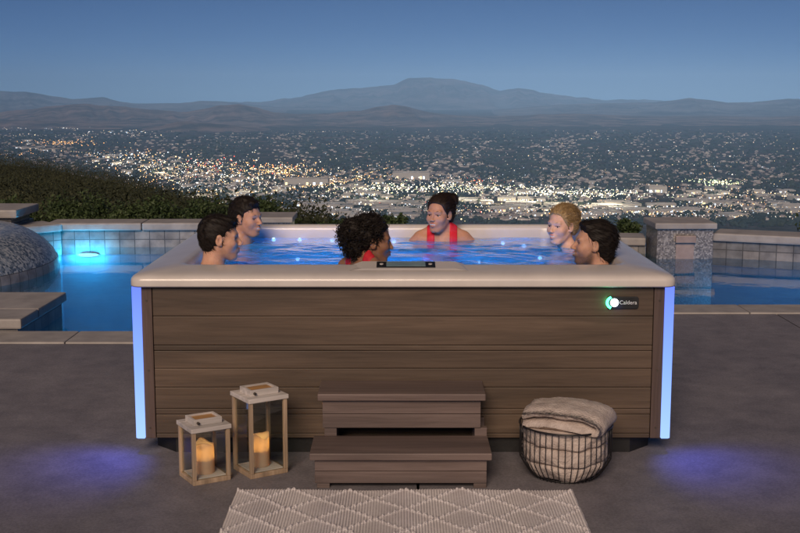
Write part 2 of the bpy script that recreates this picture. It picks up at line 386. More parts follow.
for s in (-1, 1):
    x0, x1 = sorted((s*1.3205, s*1.366))
    MB().prism([(x0, .022), (x1-.012 if s > 0 else x1, .022), (x1, .034 if s > 0 else .022), (x1, .11), (x0, .11)] if s > 0 else
               [(x0+.012, .022), (x1, .022), (x1, .11), (x0, .11), (x0, .034)], .086, .870, .0).build('light_strip', LED, tub)
    MB().box((min(s*1.3195, s*1.334), .08, .085), (max(s*1.3195, s*1.334), .30, .869)).build('corner_post', M['post'], tub)
def spot(name, loc, e, c, ang=160):
    l = bpy.data.lights.new(name, 'SPOT'); l.energy = e; l.color = c; l.shadow_soft_size = 0; l.spot_size = R(ang); l.spot_blend = .6
    o = bpy.data.objects.new(name, l); COL.objects.link(o); o.location = loc; return o
for x, y in [(-.85, .8), (-.85, 1.4), (-.6, 1.75), (.1, 1.8), (.6, 1.75), (.85, 1.4), (.85, .8), (-.45, .55), (.45, .5)]: spot('tub_light', (x, y, .80), 8, (.04,.28,1))
for s in (-1, 1):
    o = spot('corner_glow', (s*1.375, .012, .40), 9, (.09,.12,1), 105); o.data.spot_blend = 1
    o.rotation_euler = (Vector((s*1.375, .012, .40))-Vector((s*1.60, -.16, 0))).to_track_quat('Z', 'Y').to_euler()
# plinth
MB().prism([(-1.17, .07), (1.17, .07), (1.29, .19), (1.29, 2.2), (-1.29, 2.2), (-1.29, .19)], .0, .083).build('plinth', M['black'], tub)
# control panel
m = MB(); 
def slab(m, x0, x1, xi0, xi1, y0, y1, z0, z1):
    m.add([(x0, y0, z0), (x1, y0, z0), (x1, y1, z0+.004), (x0, y1, z0+.004), (xi0, y0+.012, z1), (xi1, y0+.012, z1), (xi1, y1, z1), (xi0, y1, z1)],
          [(4, 5, 6, 7), (0, 1, 5, 4), (1, 2, 6, 5), (3, 0, 4, 7), (2, 3, 7, 6), (3, 2, 1, 0)])
m.add([(-.27, .075, .945), (.33, .075, .945), (.33, .23, .952), (-.27, .23, .952), (-.21, .10, .953), (.27, .10, .953), (.27, .226, .9725), (-.21, .226, .9725)],
      [(4, 5, 6, 7), (0, 1, 5, 4), (1, 2, 6, 5), (3, 0, 4, 7), (2, 3, 7, 6), (3, 2, 1, 0)])
cp = m.build('control_panel', M['shell'], tub)
CPM = Matrix.Translation((0, .10, .9535)) @ Matrix.Rotation(math.atan2(.0195, .126), 4, 'X')
hd = MB().box((-.135, .012, 0), (.165, .112, .004), .003, M=CPM).build('bezel', M['black'], cp)
MB().box((-.085, .024, .0035), (.115, .100, .0065), .001, M=CPM).build('display', M['display'], cp)
for x in (-.110, .140):
    a_ = MB().lathe([(.010, 0), (.010, .003)], 12, (x, .06, .004), cap1=True); MB().add([CPM @ Vector(v) for v in a_.v], a_.f).build('button', M['shell'], cp)
# headrests
def pillow(x, y, rz, w=.30):
    o = MB(); M2 = Matrix.Translation((x, y, .915)) @ Matrix.Rotation(rz, 4, 'Z')
    vs = []; fs = []; a, b = 20, 10
    for i in range(a+1):
        u = -1+2*i/a
        for j in range(b):
            t = 2*math.pi*j/b; k = (1-abs(u)**4)**.5
            vs.append(M2 @ Vector((u*w/2, .032*k*math.cos(t), .034*k*math.sin(t)+.01*u*u)))
    for i in range(a):
        for j in range(b): fs.append((i*b+j, i*b+(j+1) % b, (i+1)*b+(j+1) % b, (i+1)*b+j))
    return o.add(vs, fs, 0, True).build('headrest', M['pillow'], tub)
pillow(-1.115, 1.15, R(90)); pillow(1.115, 1.15, R(90)); 
# jets and underwater lights on the inner walls
def disc(x, y, z, nx_, ny_, r, mat, name, parent, th=.008):
    q = Vector((nx_, ny_, 0)).to_track_quat('Z', 'Y').to_matrix().to_4x4(); q.translation = (x, y, z)
    a = MB().lathe([(r, 0), (r, th*.6), (r*.8, th), (.001, th)], 16); 
    return MB().add([q @ Vector(v) for v in a.v], a.f, 0, True).build(name, mat, parent)
M['steel'] = mottled('steel', (.5,.5,.52), (.6,.6,.62), 10, .25); M['steel'].node_tree.nodes['Principled BSDF'].inputs['Metallic'].default_value = .9
blueled = emit('blue_led', (.35,.60,1.0), 4)
for px_, pz in [(273.6, 239), (299.7, 240), (332, 240.6), (297.6, 259), (394, 241.5), (424, 258.8), (503, 243), (524, 246), (480, 262), (540, 258)]:
    p = at(px_, pz, Y=2.045); zc = min(p.z, .862)
    disc(p.x, 2.052, zc, 0, -1, .013, blueled, 'underwater_light', tub)
    point_light('tub_light', (p.x, 1.97, zc-.03), .16, (.10,.24,1), .02)
for x, y in [(-1.1, .7), (-1.1, 1.45), (1.1, .8), (1.1, 1.5)]:
    disc(x-.012*(-1 if x < 0 else 1)*-1, y, .8, -1 if x > 0 else 1, 0, .013, blueled, 'underwater_light', tub)
for x in [-.75, -.55, -.05, .1, .42, .6, .9]:
    for z in (.48, .62): disc(x, 2.03, z, 0, -1, .035, M['steel'], 'jet', tub)
for x, y, e, c in [(-.38, .95, 10, (.03,.36,1)), (0, .9, 13, (.02,.46,1)), (.38, .95, 10, (.03,.36,1)), (0.0, 1.15, 7, (.03,.40,1)), (-1.05, 1.2, .12, (.25,.15,1)), (1.05, 1.1, .12, (.25,.15,1))]:
    point_light('tub_light', (x, y, .24 if abs(x) < 1 else .5), e, c, .06)
# badge
bd = MB().prism([(1.03, .79-.031), (1.178, .79-.031), (1.186, .79-.022), (1.186, .79+.022), (1.178, .79+.031), (1.03, .79+.031)], .0, .010, .002, M=Matrix(((1,0,0,0),(0,0,-1,.034),(0,1,0,0),(0,0,0,1)))).build('badge', M['black'], tub)
disc(1.063, .022, .791, 0, -1, .021, emit('badge_white', (.75,.95,1), 5), 'emblem', bd, .004)
a = []; 
mbv = MB()
for i in range(13):
    t = R(118+10.3*i); 
    for r_ in (.030, .043): mbv.v.append((1.063+r_*math.cos(t), .021, .791+r_*math.sin(t)*.85))
mbv.f = [(2*i, 2*i+1, 2*i+3, 2*i+2) for i in range(12)]; mbv.m = [0]*12; mbv.sm = [False]*12
mbv.build('indicator_ring', emit('badge_green', (.05,1,.35), 9), bd)
point_light('badge_light', (1.035, -.02, .80), .05, (.05,1,.3), .012)
point_light('badge_light', (1.085, -.015, .765), .02, (.05,.2,1), .012)
cu = bpy.data.curves.new('lettering', 'FONT'); cu.body = 'Caldera'; cu.size = .028; cu.extrude = .001; cu.align_x = 'LEFT'; cu.align_y = 'CENTER'
to = bpy.data.objects.new('lettering', cu); COL.objects.link(to); to.location = (1.088, .0225, .791); to.rotation_euler = (R(90), 0, 0)
dg = bpy.context.evaluated_depsgraph_get(); me = bpy.data.meshes.new_from_object(to.evaluated_get(dg)); bpy.data.objects.remove(to)
to = bpy.data.objects.new('lettering', me); COL.objects.link(to); to.location = (1.088, .0225, .791); to.rotation_euler = (R(90), 0, 0); to.parent = bd
me.materials.clear(); me.materials.append(mottled('letter_silver', (.7,.7,.72), (.8,.8,.82), 5, .4, bstr=0))
# tub water with real ripples
gx, gy = 150, 120; p = rr(.246, .11, .2)
xs = np.linspace(-1.122, 1.122, gx); ys = np.linspace(.248, 2.072, gy); VV = []
for y in ys:
    for x in xs: VV.append((x, y, .872+.006*mnoise.noise(Vector((x*5, y*5, 0)))+.003*mnoise.noise(Vector((x*14, y*14, 3)))))
FF = [(j*gx+i, j*gx+i+1, (j+1)*gx+i+1, (j+1)*gx+i) for j in range(gy-1) for i in range(gx-1)]
tag(npmesh('tub_water', VV, FF, M['tubwater'], smooth=True), kind='structure')

#PEOPLE0#
# ------------------------------------------------------------------ people
def sub_(a, b): return a-b
def capsule(P, a, b, r0, r1=None):
    r1 = r0 if r1 is None else r1; a = np.array(a, np.float32); b = np.array(b, np.float32); ba = b-a
    h = np.clip(((P[0]-a[0])*ba[0]+(P[1]-a[1])*ba[1]+(P[2]-a[2])*ba[2])/float(ba@ba), 0, 1)
    return np.sqrt((P[0]-a[0]-ba[0]*h)**2+(P[1]-a[1]-ba[1]*h)**2+(P[2]-a[2]-ba[2]*h)**2)-(r0+(r1-r0)*h)
def ellip(P, c, r):
    x, y, z = P[0]-c[0], P[1]-c[1], P[2]-c[2]
    k0 = np.sqrt((x/r[0])**2+(y/r[1])**2+(z/r[2])**2); k1 = np.sqrt((x/r[0]**2)**2+(y/r[1]**2)**2+(z/r[2]**2)**2)+1e-6
    return k0*(k0-1)/k1
def smin(a, b, k):
    h = np.clip(.5+.5*(b-a)/k, 0, 1); return b+(a-b)*h-k*h*(1-h)
def smax(a, b, k): return -smin(-a, -b, k)
def surface_nets(vals, X, Y, Z):
    s = vals < 0; nx, ny, nz = vals.shape
    acc = np.zeros((nx-1, ny-1, nz-1, 3), np.float32); cnt = np.zeros((nx-1, ny-1, nz-1), np.float32); C = [X, Y, Z]
    for ax in range(3):
        A = [slice(None)]*3; B = [slice(None)]*3; A[ax] = slice(0, -1); B[ax] = slice(1, None); A, B = tuple(A), tuple(B)
        va, vb = vals[A], vals[B]; cr = s[A] != s[B]; t = np.where(cr, va/(va-vb+1e-12), 0)
        sh = va.shape; pos = []
        for k in range(3):
            c = C[k]; r = [1, 1, 1]
            if k == ax: r[k] = len(c)-1; base = c[:-1].reshape(r); d_ = (c[1:]-c[:-1]).reshape(r); pos.append(np.broadcast_to(base, sh)+t*d_)
            else: r[k] = len(c); pos.append(np.broadcast_to(c.reshape(r), sh))
        o = [k for k in range(3) if k != ax]
        for i in (0, 1):
            for j in (0, 1):
                sl_ = [slice(None)]*3; sl_[o[0]] = slice(i, sh[o[0]]-1+i); sl_[o[1]] = slice(j, sh[o[1]]-1+j); sl_ = tuple(sl_)
                m = cr[sl_]; cnt += m
                for k in range(3): acc[..., k] += np.where(m, pos[k][sl_], 0)
    act = cnt > 0; idx = -np.ones(act.shape, np.int64); idx[act] = np.arange(act.sum()); V = acc[act]/cnt[act][:, None]; Fs = []
    for ax in range(3):
        A = [slice(None)]*3; B = [slice(None)]*3; A[ax] = slice(0, -1); B[ax] = slice(1, None)
        o = [k for k in range(3) if k != ax]
        for k in o: A[k] = slice(1, -1); B[k] = slice(1, -1)
        sa = s[tuple(A)]; sb = s[tuple(B)]; i_, j_, k_ = np.nonzero(sa != sb); fl = sa[i_, j_, k_]; I = [i_, j_, k_]; q = []
        for d0, d1 in ((0, 0), (1, 0), (1, 1), (0, 1)):
            J = [None]*3; J[ax] = I[ax]; J[o[0]] = I[o[0]]+d0; J[o[1]] = I[o[1]]+d1; q.append(idx[J[0], J[1], J[2]])
        q = np.stack(q, 1); flip = fl if ax != 1 else ~fl; q[~flip] = q[~flip][:, ::-1]; Fs.append(q)
    return V, np.concatenate(Fs)
def axis_(lo, hi, step, dense):
    pts = [np.arange(lo, hi+step, step)]+[np.arange(a, b, h) for a, b, h in dense]
    c = np.unique(np.round(np.concatenate(pts), 5)); out = [c[0]]
    def st(x):
        h = step
        for a, b, hh in dense:
            if a <= x < b: h = min(h, hh)
        return h
    for x in c[1:]:
        if x-out[-1] >= st(x)*.95: out.append(x)
    return np.array(out, np.float32)
def rotz(a): return np.array([[math.cos(a), -math.sin(a), 0], [math.sin(a), math.cos(a), 0], [0, 0, 1]])
def roty(a): return np.array([[math.cos(a), 0, math.sin(a)], [0, 1, 0], [-math.sin(a), 0, math.cos(a)]])
def head_sdf(P, female, smile, lean=1.0):
    w = .95 if female else 1.0
    d = ellip(P, (-.014, 0, .030), (.094, .075*w, .084))
    jw = .86 if female else 1.0
    d = smin(d, ellip(P, (.028, 0, -.025), (.060, .058*w*(.97 if female else 1), .082)), .03)
    d = smin(d, ellip(P, (.018, 0, -.066), (.058, .051*w*jw, .038)), .025)
    d = smin(d, capsule(P, (.070, -.008*jw, -.097), (.070, .008*jw, -.097), .0145 if female else .020), .022)
    d = smin(d, capsule(P, (-.012, .05*w*jw, -.045), (.055, .022*jw, -.098), .013), .03); d = smin(d, capsule(P, (-.012, -.05*w*jw, -.045), (.055, -.022*jw, -.098), .013), .03)
    for s in (-1, 1):
        d = smin(d, ellip(P, (.057, s*.042*w, -.026-.002*smile), (.022, .022, .018+.002*smile)), .034)
        d = smin(d, capsule(P, (.081, s*.014, .022), (.070, s*.044, .024), .008 if not female else .006), .018)
        d = smax(d, -ellip(P, (.095, s*.031, .002), (.017, .021, .013)), .014)
        d = smin(d, capsule(P, (.0765, s*.018, .0085), (.070, s*.045, .006), .0042), .006)
        d = smin(d, capsule(P, (.0745, s*.020, -.0105), (.069, s*.044, -.008), .0034), .007)
    n = capsule(P, (.082, 0, .012), (.108 if not female else .104, 0, -.026), .0062 if not female else .0052, .0100 if not female else .0082)
    n = smin(n, ellip(P, (.102, .011, -.030), (.010, .0068, .0068)), .006); n = smin(n, ellip(P, (.102, -.011, -.030), (.010, .0068, .0068)), .006)
    d = smin(d, n, .011)
    d = smin(d, ellip(P, (.078, 0, -.060), (.020, .027, .020)), .014)
    wd = .019+.007*smile; up = .004*smile
    for s in (-1, 1):
        d = smin(d, capsule(P, (.0985, 0, -.0525), (.085-.006*smile, s*wd, -.057+up), .0048, .003), .005)
        d = smin(d, capsule(P, (.0965, 0, -.0665-.002*smile), (.084-.006*smile, s*wd, -.0605+up), .0060, .003), .006)
    d = smax(d, -capsule(P, (.103, -wd*.75, -.0592+up*.4), (.103, wd*.75, -.0592+up*.4), .0030+.0016*smile), .004)
    for s in (-1, 1):
        e = ellip(P, (-.008, s*.078*w, -.006), (.019, .0085, .031)); e = smax(e, -ellip(P, (-.003, s*.088*w, -.002), (.011, .009, .019)), .004)
        e = smin(e, capsule(P, (.004, s*.073*w, -.03), (-.004, s*.076*w, -.03), .007), .006); d = smin(d, e, .006)
    return d
HAND = [((0, -.030), (.068, -.040), .0085), ((.003, -.012), (.086, -.014), .009), ((.003, .008), (.090, .010), .009), ((.0, .026), (.074, .034), .0085)]
def figure(label, loc, yaw, hyaw, pitch, skin, haircol, style, female=False, smile=0, stubble=0, arms='down', wear=(.6,.02,.03), seed=0, sc=1.0, roll=0, up=0, strap=(-.3, .3)):
    Rh = rotz(hyaw-yaw) @ roty(pitch); piv = np.array([-.03, 0, -.09]); UP = np.float32(up)
    ax = axis_(-.26, .66, .013, [(-.125, .15, .0033)]); ay = axis_(-.40, .40, .013, [(-.125, .125, .0033)]); az = axis_(-1.0, .15, .013, [(-.135, .14, .0033)])
    G = [g.astype(np.float32) for g in np.meshgrid(ax, ay, az, indexing='ij')]
    Q = [G[0]-piv[0], G[1]-piv[1], G[2]-piv[2]]; Ri = Rh.T
    H = [Ri[i, 0]*Q[0]+Ri[i, 1]*Q[1]+Ri[i, 2]*Q[2]+piv[i] for i in range(3)]
    G[2] = G[2]-UP
    f = female; sw = .150 if f else .185
    hd = head_sdf(H, f, smile)
    b = capsule(G, (-.030, 0, -.06-up), (-.045, 0, -.20), .043 if f else .058, .047 if f else .066)
    b = smin(b, ellip(G, (-.05, 0, -.36), (.095 if f else .115, .135 if f else .165, .17)), .05)
    b = smin(b, ellip(G, (-.03, 0, -.56), (.085 if f else .105, .115 if f else .14, .16)), .06)
    b = smin(b, ellip(G, (-.04, 0, -.72), (.12, .165, .11)), .05)
    r0, r1, r2 = (.040, .033, .021) if f else (.052, .041, .028)
    for s in (-1, 1):
        sh = (-.055, s*sw, -.245)
        b = smin(b, capsule(G, (-.05, s*.03, -.165), (-.055, s*(sw-.02), -.225), .036 if f else .05, .036 if f else .046), .035)
        b = smin(b, capsule(G, (-.0, s*.06, -.24), (-.03, s*sw*.9, -.25), .03, .034), .03)
        if f: b = smin(b, ellip(G, (.045, s*.068, -.375), (.052, .058, .055)), .022)
        else: b = smin(b, ellip(G, (.035, s*.075, -.335), (.045, .075, .055)), .03)
        if arms == 'down': el = (-.05, s*(sw+.055), -.52); wr = (.18, s*(sw-.03), -.60)
        elif arms == 'spread': el = (-.045, s*(sw+.13), -.36); wr = (.10, s*(sw+.15), -.47)
        else: el = (.04, s*(sw+.07), -.47); wr = (.25, s*(sw-.05), -.45)
        b = smin(b, capsule(G, sh, el, r0*1.12, r1), .03); b = smin(b, capsule(G, el, wr, r1, r2), .015)
        w_ = np.array(wr); dr = np.array(wr)-np.array(el); dr[2] *= .5; dr /= np.linalg.norm(dr); sd = np.cross((0, 0, 1), dr); sd /= np.linalg.norm(sd); upv = np.cross(dr, sd)
        b = smin(b, capsule(G, w_+dr*.015, w_+dr*.07, r2*.95, .030), .012)
        for (x0, y0), (x1, y1), rr_ in HAND:
            p0 = w_+dr*(.075+x0)+sd*y0; p1 = w_+dr*(.05+x1+.03)+sd*y1-upv*.008; p2 = p1+dr*.028-upv*.014
            b = smin(b, capsule(G, p0, p1, rr_+.002, rr_+.001), .003); b = smin(b, capsule(G, p1, p2, rr_+.001, rr_), .003)
        p0 = w_+dr*.035-sd*s*-.03*-1; p1 = p0+dr*.045-sd*s*.03; b = smin(b, capsule(G, p0, p1, .012, .010), .006)
        hip = (-.02, s*.09, -.74); kn = (.36, s*.12, -.68); an = (.46, s*.11, -.90)
        b = smin(b, capsule(G, hip, kn, .082 if not f else .078, .054), .04); b = smin(b, capsule(G, kn, an, .053, .036), .02)
        b = smin(b, capsule(G, (.45, s*.11, -.935), (.58, s*.12, -.955), .034, .024), .02)
    bodyd = smin(b, hd, .018)
    V, Fq = surface_nets(bodyd, ax, ay, az)
    # colours of the skin itself
    Vh = (V-piv) @ Rh + piv; Pv = [Vh[:, 0], Vh[:, 1], Vh[:, 2]]
    base = np.array(skin); col = np.tile(base, (len(V), 1))
    lipc = base*np.array([.80, .42, .42])+np.array([.08, 0, .01]) if f else base*np.array([.82, .58, .55])
    wd = .019+.007*smile; mu = .004*smile
    dl = np.minimum.reduce([np.minimum(capsule(Pv, (.0985, 0, -.0525), (.085-.006*smile, s*wd, -.057+mu), .0055, .0035), capsule(Pv, (.0965, 0, -.0665-.002*smile), (.084-.006*smile, s*wd, -.0605+mu), .0062, .0035)) for s in (-1, 1)])
    m = np.clip(1-dl/.0025, 0, 1)[:, None]; col = col*(1-m)+lipc*m
    if smile > .3:
        m = ((np.abs(Pv[2]+.0592-mu*.4) < .0042) & (np.abs(Pv[1]) < wd*.72) & (Pv[0] > .082))[:, None]; col = np.where(m, np.array([.75, .72, .68]), col)
    else:
        m = ((np.abs(Pv[2]+.0595) < .0022) & (np.abs(Pv[1]) < wd*.8) & (Pv[0] > .082))[:, None]; col = np.where(m, base*.35, col)
    hc = np.array(haircol)
    if stubble:
        ze = -.047+np.clip((.035-Pv[0])/.05, 0, 1)*.055; m = np.clip((ze-Pv[2])/.026, 0, 1)*np.clip((Pv[0]+.012)/.02, 0, 1)*np.clip((Pv[2]+.135)/.018, 0, 1)
        mo = np.exp(-((Pv[2]+.045)/.007)**2)*(np.abs(Pv[1]) < .028)*(Pv[0] > .075); m = np.maximum(m, mo*.9)*(dl > .001); m = m*(.8+.25*rng.random(len(m)))
        m = (m*stubble)[:, None]; col = col*(1-m)+(hc*.8+base*.08)*m
    for s in (-1, 1):   # lids
        dd = np.minimum(capsule(Pv, (.0795, s*.018, .0065), (.073, s*.045, .0045), .0016), 9); m = (dd < .0022)[:, None]; col = np.where(m, base*.25, col)
    ck = np.exp(-((Pv[0]-.06)**2+(np.abs(Pv[1])-.045)**2+(Pv[2]+.03)**2)/.02**2)[:, None]*.25; col = col*(1-ck)+base*np.array([1.12, .82, .80])*ck
    col *= (1+.03*rng.standard_normal((len(V), 1)))
    me_o = npmesh('person', V*sc, Fq, M['skin'], smooth=True); me = me_o.data
    if len(me.vertices) == len(V):
        at_ = me.color_attributes.new('Col', 'FLOAT_COLOR', 'POINT'); at_.data.foreach_set('color', np.concatenate([np.clip(col, 0, 1), np.ones((len(V), 1))], 1).astype(np.float32).ravel())
    sm = me_o.modifiers.new('smooth', 'SMOOTH'); sm.iterations = 1; sm.factor = .5
    me_o.location = loc; me_o.rotation_euler = (roll, 0, yaw); tag(me_o, label, 'person', 'six bathers in the hot tub')
    T = lambda p: tuple(((Rh @ (np.array(p)-piv))+piv)*sc)
    # eyes and brows
    for s in (-1, 1):
        c = (.0665, s*.0315, -.0005); e = MB(); n1, n2 = 14, 10; vs = []; fs = []
        for i in range(n2+1):
            th = math.pi*i/n2
            for j in range(n1):
                a = 2*math.pi*j/n1; vs.append(T((c[0]+.0125*math.cos(th), c[1]+.0125*math.sin(th)*math.cos(a), c[2]+.0125*math.sin(th)*math.sin(a))))
        for i in range(n2):
            for j in range(n1): fs.append((i*n1+j, i*n1+(j+1) % n1, (i+1)*n1+(j+1) % n1, (i+1)*n1+j))
        e.add(vs, fs, 0, True); 
        for k in range(len(e.m)): e.m[k] = 1 if k < n1*2 else 0
        e.build('eye', [M['eyewhite'], M['iris']], me_o)
        MB().tube([T((.0835, s*.012, .0205)), T((.0855, s*.022, .0255)), T((.081, s*.035, .028)), T((.070, s*.047, .0235))], [x*sc*(.7 if f else 1.1) for x in (.0020, .0030, .0028, .0014)], 6).build('eyebrow', style['mat'], me_o)
    # hair
    hx_, hy_, hz_ = axis_(-.20, .13, .0045, []), axis_(-.13, .13, .0045, []), axis_(-.17, .21, .0045, [])
    Hg = [g.astype(np.float32) for g in np.meshgrid(hx_, hy_, hz_, indexing='ij')]
    vol = style.get('vol', 0); w = .95 if f else 1
    cap = ellip(Hg, (-.020-vol*.5, 0, .034), (.1025+vol*.5, (.0815+vol*.4)*w, .0895+vol)); cap = smin(cap, ellip(Hg, (-.042, 0, -.018), (.068+vol*.4, .068*w, .082)), .03)
    K = style['line']; xb = np.interp(Hg[2].ravel(), [k[0] for k in K], [k[1] for k in K]).reshape(Hg[2].shape)
    cap = smax(cap, (Hg[0]-xb)*.75, .006)
    ear = np.minimum(ellip(Hg, (-.004, .085*w, -.008), (.020, .018, .034)), ellip(Hg, (-.004, -.085*w, -.008), (.020, .018, .034))); cap = smax(cap, -ear, .004)
    for c, r_ in style.get('blobs', []): cap = smin(cap, ellip(Hg, c, r_), .015)
    fr_ = style.get('freq', 70); nz_ = (np.sin(Hg[1]*fr_*3+Hg[2]*fr_+seed)*np.sin(Hg[0]*fr_*.7+Hg[2]*fr_*1.6)+.6*np.sin(Hg[1]*fr_*5+1)*np.cos(Hg[2]*fr_*1.1))*style.get('amp', .0018)
    HV_, HF = surface_nets(cap+nz_, hx_, hy_, hz_)
    hm_ = MB(); TV = ((HV_-piv) @ Rh.T + piv)*sc; hm_.add([tuple(v) for v in TV], HF.tolist(), 0, True)
    # strands flowing over the cap
    A, B_, C_ = HV_[HF[:, 0]], HV_[HF[:, 1]], HV_[HF[:, 2]]; nn = np.cross(B_-A, C_-A); nn /= np.linalg.norm(nn, axis=1)[:, None]+1e-9; cc = (A+C_)/2
    ctr = np.array([-.03, 0, .01]); nn[np.einsum('ij,ij->i', nn, cc-ctr) < 0] *= -1
    pick = rng.integers(0, len(cc), style.get('n', 420)); kind = style['kind']
    for q in pick:
        p = cc[q].astype(float); nrm = nn[q].astype(float)
        if kind == 'curly':
            if p[0] > .045 and random.random() < .7: continue
            L_ = random.uniform(.02, .05); dr = nrm*.6+np.array([-.35, 0, -.75])*random.uniform(.3, 1)+rng.standard_normal(3)*.35; dr /= np.linalg.norm(dr); o1 = np.cross(dr, (.3, .5, .8)); o1 /= np.linalg.norm(o1); o2 = np.cross(dr, o1); ph = random.random()*6
            rad_ = random.uniform(.005, .010)*(.5 if p[0] > .03 else 1); pts = [T(p-nrm*.003+dr*L_*k/13+(o1*math.cos(ph+k*.95)+o2*math.sin(ph+k*.95))*rad_) for k in range(14)]
            hm_.tube(pts, [.0030*(1-k/20) for k in range(14)], 4, cap=False)
        else:
            tgt = np.array(style['flow']); st = style.get('len', .035); pts = [p-nrm*.001]; 
            for k in range(5):
                v = (tgt-pts[-1]) if kind == 'to' else tgt+np.array([0, pts[-1][1]*style.get('fan', 3), 0])
                v = v-nrm*(v@nrm); v = v/(np.linalg.norm(v)+1e-6)+rng.standard_normal(3)*.12
                pts.append(pts[-1]+v*st/5+nrm*(style.get('lift', .0006)))
            hm_.tube([T(x) for x in pts], [.0009, .0012, .0011, .0009, .0006, .0003], 3, cap=False)
    hm_.build('hair', style['mat'], me_o)
    # swimwear
    cx = axis_(-.22, .30, .009, []); cy = axis_(-.27, .27, .009, []); cz = axis_(-.90, -.09, .009, [])
    def clothing(name, region, off):
        Vc = [g.astype(np.float32) for g in np.meshgrid(cx, cy, cz, indexing='ij')]
        # trilinear sample of the body distance field
        def ix(c, a): i = np.clip(np.searchsorted(a, c, 'right')-1, 0, len(a)-2); return i, ((c-a[i])/(a[i+1]-a[i])).astype(np.float32)
        ii, fx = ix(cx, ax); jj, fy = ix(cy, ay); kk, fz = ix(cz+UP, az); D = 0
        for a_ in (0, 1):
            for b_ in (0, 1):
                for c_ in (0, 1):
                    D = D+b[np.ix_(ii+a_, jj+b_, kk+c_)]*((fx if a_ else 1-fx)[:, None, None]*(fy if b_ else 1-fy)[None, :, None]*(fz if c_ else 1-fz)[None, None, :])
        d_ = np.maximum(D-off, region(Vc)); v_, f_ = surface_nets(d_, cx, cy, cz); v_ = v_+np.array([0, 0, up]); o = npmesh(name, v_*sc, f_, wm, me_o, smooth=True); return o
    wm = mottled('swim_fabric', tuple(c*.85 for c in wear), tuple(min(1, c*1.1) for c in wear), 30, .6, bstr=.1)
    def bx3(P, lo, hi): return np.maximum.reduce([lo[0]-P[0], P[0]-hi[0], lo[1]-P[1], P[1]-hi[1], lo[2]-P[2], P[2]-hi[2]])
    if f:
        def top(P):
            a = bx3([P[0], np.abs(P[1]), P[2]], (strap[0], .048, -.34), (strap[1], .100, -.09)); c = np.maximum(capsule([P[0], np.abs(P[1]), P[2]], (.06, .068, -.31), (.06, .068, -.40), .05, .068), -P[0]); 
            bd_ = bx3(P, (-.3, -.3, -.425), (.3, .3, -.395)); return np.minimum(np.minimum(a, c), bd_)
        clothing('swim_top', top, .006); clothing('swim_bottom', lambda P: np.maximum(bx3(P, (-.3, -.3, -.9), (.10, .3, -.66)), (P[0]-.02)*.6+np.abs(P[1])*.5-.03), .005)
    else: clothing('swim_trunks', lambda P: bx3(P, (-.3, -.3, -.9), (.20, .3, -.62)), .008)
    return me_o
def skinmat():
    m, nt, b = newmat('skin'); a = nt.nodes.new('ShaderNodeAttribute'); a.attribute_name = 'Col'; n = noise(nt, coord(nt), 45, 4)
    r = ramp(nt, n, [(.3, (.90,.88,.88)), (.7, (1.06,1.05,1.05))]); mx = N(nt, 'ShaderNodeMixRGB', blend_type='MULTIPLY'); mx.inputs[0].default_value = 1
    L(nt, a.outputs['Color'], mx.inputs[1]); L(nt, r.outputs[0], mx.inputs[2]); L(nt, mx.outputs[0], b.inputs['Base Color']); b.inputs['Roughness'].default_value = .5; b.inputs['Specular IOR Level'].default_value = .3
    b.inputs['Subsurface Weight'].default_value = .25; b.inputs['Subsurface Radius'].default_value = (1, .35, .2); b.inputs['Subsurface Scale'].default_value = .008; return m
M['skin'] = skinmat(); M['eyewhite'] = mottled('eye_white', (.62,.58,.56), (.7,.67,.65), 10, .2, bstr=0); M['iris'] = mottled('iris', (.02,.012,.008), (.05,.03,.018), 80, .1, bstr=0)
M['hairdark'] = mottled('hair_dark', (.007,.005,.004), (.022,.016,.013), 160, .55, spec=.22, bstr=.3, bscale=400, stretch=(.3,1,1)); M['hairbrown'] = mottled('hair_brown', (.014,.008,.006), (.04,.024,.017), 160, .55, spec=.22, bstr=.3, bscale=400)
M['hairblonde'] = mottled('hair_blonde', (.22,.13,.055), (.52,.36,.17), 130, .5, spec=.3, bstr=.3, bscale=400)
LINE = [(-.2, -.3), (-.082, -.3), (-.072, -.05), (-.035, -.034), (-.026, .010), (.015, .018), (.040, .030), (.058, .055), (.072, .078), (.10, .2)]
LINE_SL = [(-.2, -.3), (-.135, -.3), (-.12, -.05), (-.035, -.030), (-.026, .004), (.015, .010), (.040, .022), (.062, .045), (.078, .070), (.10, .2)]
LINE_C = [(-.2, -.3), (-.06, -.3), (-.05, -.055), (-.03, -.038), (-.02, .000), (.015, .012), (.040, .026), (.062, .048), (.080, .074), (.10, .2)]
LINE_F = [(-.2, -.3), (-.082, -.3), (-.07, -.055), (-.035, -.030), (-.02, .010), (.010, .024), (.035, .036), (.060, .046), (.074, .060), (.088, .080), (.11, .2)]
short = dict(kind='dir', flow=(.6, 0, -.35), fan=4, line=LINE, vol=.006, n=1100, len=.024, lift=.0012, mat=M['hairdark'], amp=.003, freq=55, blobs=[((.042, .0, .098), (.040, .050, .020))])
short2 = dict(short, flow=(.2, .3, -.5), vol=.008, blobs=[((.045, -.01, .100), (.036, .045, .022)), ((-.02, 0, .118), (.06, .05, .016))])
slick = dict(kind='dir', flow=(-1, 0, -.35), fan=1, line=LINE_SL, vol=.010, n=1400, len=.040, lift=.0004, mat=M['hairdark'], amp=.0028, freq=60, blobs=[((-.070, 0, -.050), (.046, .056, .056)), ((.03, 0, .10), (.048, .055, .024))])
bun = dict(kind='to', flow=(-.115, .03, .080), line=LINE_F, vol=.011, n=1500, len=.05, lift=.0006, mat=M['hairbrown'], amp=.0012, freq=60, blobs=[((-.108, .032, .082), (.044, .044, .046)), ((-.07, .01, .09), (.05, .05, .04)), ((.015, .056, .05), (.03, .018, .04)), ((.015, -.056, .05), (.03, .018, .04))])
